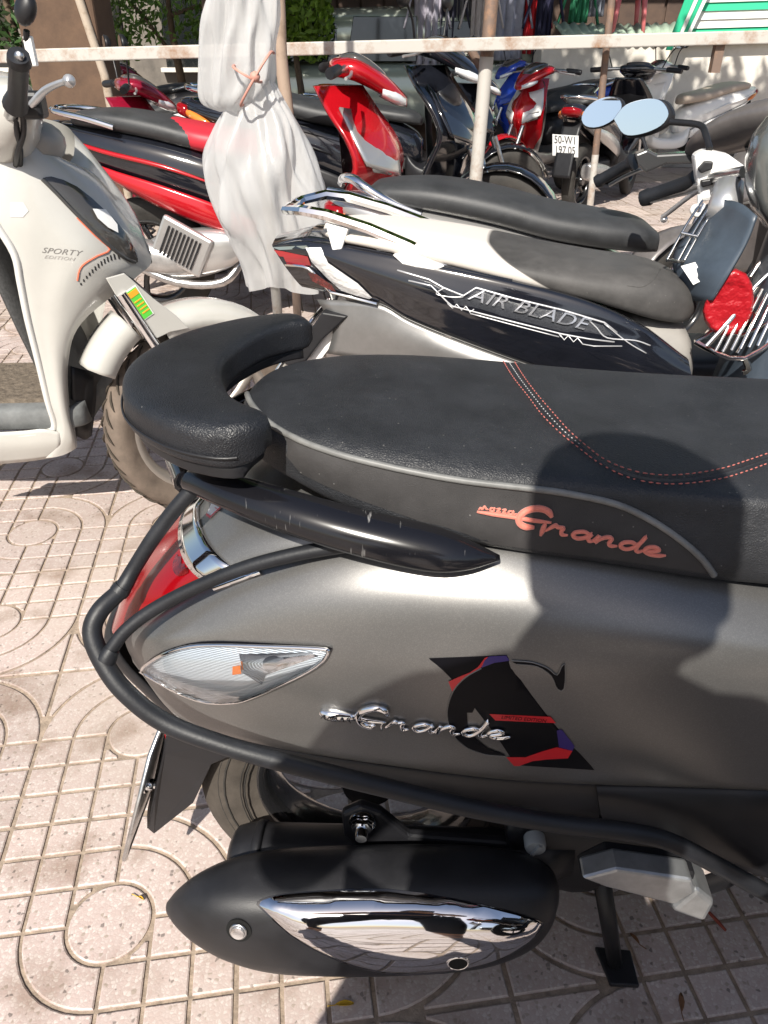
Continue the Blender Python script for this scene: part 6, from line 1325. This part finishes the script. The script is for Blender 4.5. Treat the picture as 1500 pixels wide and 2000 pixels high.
def tree(label, x, y, h, crowns, n, ls, seed, tr=.12, m=LEAF):
    rnd = random.Random(seed); t = thing('tree', label, 'tree', (x, y, 0)); top = Vector((rnd.uniform(-.1, .1), rnd.uniform(-.1, .1), h))
    parts = [tubeVF([(0, 0, 0), top * .35 + Vector((.04, .02, 0)), top * .7, top], [tr, tr * .8, tr * .6, tr * .35], 10, 3)]
    for c, r in crowns: parts.append(tubeVF([top * rnd.uniform(.55, .85), top * .8 * .5 + Vector(c) * .5 + Vector((0, 0, .1)), Vector(c)], [tr * .4, tr * .25, tr * .1], 7, 3))
    V, F = merge(parts); mk('trunk', V, F, BARK, t)
    V = []; F = []
    for i in range(n):
        c, r = crowns[rnd.randrange(len(crowns))]
        while 1:
            q = Vector((rnd.uniform(-1, 1), rnd.uniform(-1, 1), rnd.uniform(-1, 1)))
            if .25 < q.length < 1: break
        q = Vector((q.x * r[0], q.y * r[1], q.z * r[2])) + Vector(c); a = Vector((rnd.gauss(0, 1), rnd.gauss(0, 1), rnd.gauss(0, .6))).normalized(); b = a.orthogonal().normalized(); b = (Matrix.Rotation(rnd.uniform(0, 6.28), 3, a) @ b); c2 = a.cross(b); s = ls * rnd.uniform(.6, 1.2); k = len(V)
        V += [q - b * s, q + c2 * s * .42 + a * s * .1, q + b * s, q - c2 * s * .42 + a * s * .1]; F.append((k, k + 1, k + 2, k + 3))
    mk('crown', V, F, m, t, smooth=False); return t
tree('leafy street tree whose crown shades the back of the lot', -2.9, 4.9, 3.6, [((.2, -.3, 4.3), (1.2, 1.0, .8)), ((1.9, -.5, 4.2), (1.3, 1.0, .8)), ((3.5, -.5, 4.3), (1.4, 1.1, .8)), ((5.2, -.3, 4.4), (1.5, 1.2, .8)), ((1.2, .3, 4.9), (1.5, 1.0, .7)), ((3.0, .2, 5.0), (1.6, 1.0, .7)), ((6.6, -.2, 4.5), (1.2, 1.1, .8))], 13000, .12, 5, .16)
tree('tall unseen tree added to shade the far end of the lot', -1.75, 8.9, 3.4, [((1.2, -1.2, 4.2), (1.5, 1.1, .8)), ((-1.0, -1.3, 4.3), (1.5, 1.1, .8)), ((3.0, -1.3, 4.2), (1.4, 1.1, .8)), ((-2.6, -1.0, 4.4), (1.4, 1.1, .8)), ((2.0, -.2, 4.8), (1.6, 1.1, .8)), ((-.4, -.2, 4.8), (1.6, 1.1, .8))], 10000, .12, 15, .11)  # crowns out of view, added to deepen the shade over car and shop
tree('sunlit young tree beside the pale green car', atY(580, 60, 9.6).x, 9.6, 1.6, [((0, 0, 1.75), (.45, .4, .6)), ((-.3, 0, 1.3), (.35, .3, .35)), ((.15, 0, 1.35), (.25, .25, .35))], 1600, .055, 8, .05, leaf_mat('bright_leaves', (.16, .26, .03)))
tree('bushy tree at the back, right of the pillar', atY(330, 60, 11).x, 11.2, 1.8, [((0, 0, 1.9), (1.1, .7, .9)), ((.9, 0, 1.5), (.8, .5, .7)), ((-1.0, 0, 1.6), (.9, .5, .8))], 3200, .06, 9, .07)
tree('dark tree at the far left behind the white scooter', atY(20, 40, 9.5).x, 9.5, 1.9, [((0, 0, 1.9), (1.0, .8, .9)), ((-.9, 0, 1.6), (.9, .6, .8)), ((.5, 0, 1.1), (.6, .5, .5))], 3200, .06, 10, .08, leaf_mat('dark_leaves', (.035, .075, .02)))
# houses across the street
fl = thing('house', 'dark house front across the street on the left', 'building', (-5.2, 13.5, 0))
mk('wall', *boxVF((0, .2, 2.5), (7.0, .3, 5.0)), worn('grey_brown_wall', (.16, .14, .12), (.09, .08, .07), 2), fl, smooth=False)
for k in range(4): w_ = mk('window', *boxVF((-2.4 + k * 1.6, .02, 1.5), (1.0, .08, 1.3)), CGL, fl, smooth=False, bev=.01); mk('window_sill', *boxVF((-2.4 + k * 1.6, -.02, .82), (1.15, .16, .06)), WALL, w_, smooth=False, bev=.005)
fr2 = thing('house', 'cream house front behind the striped awning', 'building', (7.2, 12.6, 0))
mk('wall', *boxVF((0, .2, 2.5), (5.4, .3, 5.0)), WALL, fr2, smooth=False)
for k in range(2): w_ = mk('window', *boxVF((-1.2 + k * 2.4, .02, 1.6), (1.2, .08, 1.3)), CGL, fr2, smooth=False, bev=.01); mk('window_sill', *boxVF((-1.2 + k * 2.4, -.02, .92), (1.35, .16, .06)), WALL, w_, smooth=False, bev=.005)

# litter on the paving
def litter(name, label, px, py, pts, m, up=.004, z=.003):
    c = atZ(px, py, z); o = thing(name, label, 'leaf' if 'leaf' in name else 'twig', c, random.uniform(0, 6)); n_ = len(pts); 
    rows_ = [[Vector((x, -w_, up * k)), Vector((x, 0, 0)), Vector((x, w_, up * k))] for x, w_, k in pts]; V, F = grid(rows_); mk('blade', V, F, m, o, solid=.0006); tube('stalk', [(pts[-1][0], 0, 0), (pts[-1][0] + .012, .002, .002)], .0008, m, o, 5); return o
lf = [(-.014, .0006, 1), (-.009, .003, 1), (-.001, .0042, 1.3), (.006, .003, 1), (.012, .0006, .6)]
YL = mat('yellow_leaf', (.52, .31, .02), .6); BL_ = mat('brown_leaf', (.20, .10, .05), .8)
litter('fallen_leaf', 'small yellow leaf lying in a groove below the muffler', 672, 1962, lf, YL)
litter('fallen_leaf', 'small brown leaf lying right of the stand foot', 1330, 1960, lf, BL_)
litter('fallen_leaf', 'tiny yellow leaf on the circle left of the muffler', 275, 1755, [(a * .45, b * .45, c) for a, b, c in lf], YL)
litter('fallen_leaf', 'dry brown leaf between the stand foot and the right edge', 1240, 1835, [(a * .7, b * .7, c) for a, b, c in lf], BL_)
tw = tube('twig', [atZ(1385, 1782, .004), atZ(1402, 1800, .006), atZ(1418, 1818, .004)], [.0025, .003, .002], mat('red_twig', (.25, .05, .03), .7), None, 6); tag(tw, 'short reddish twig lying on the paving under the foot peg', 'twig')
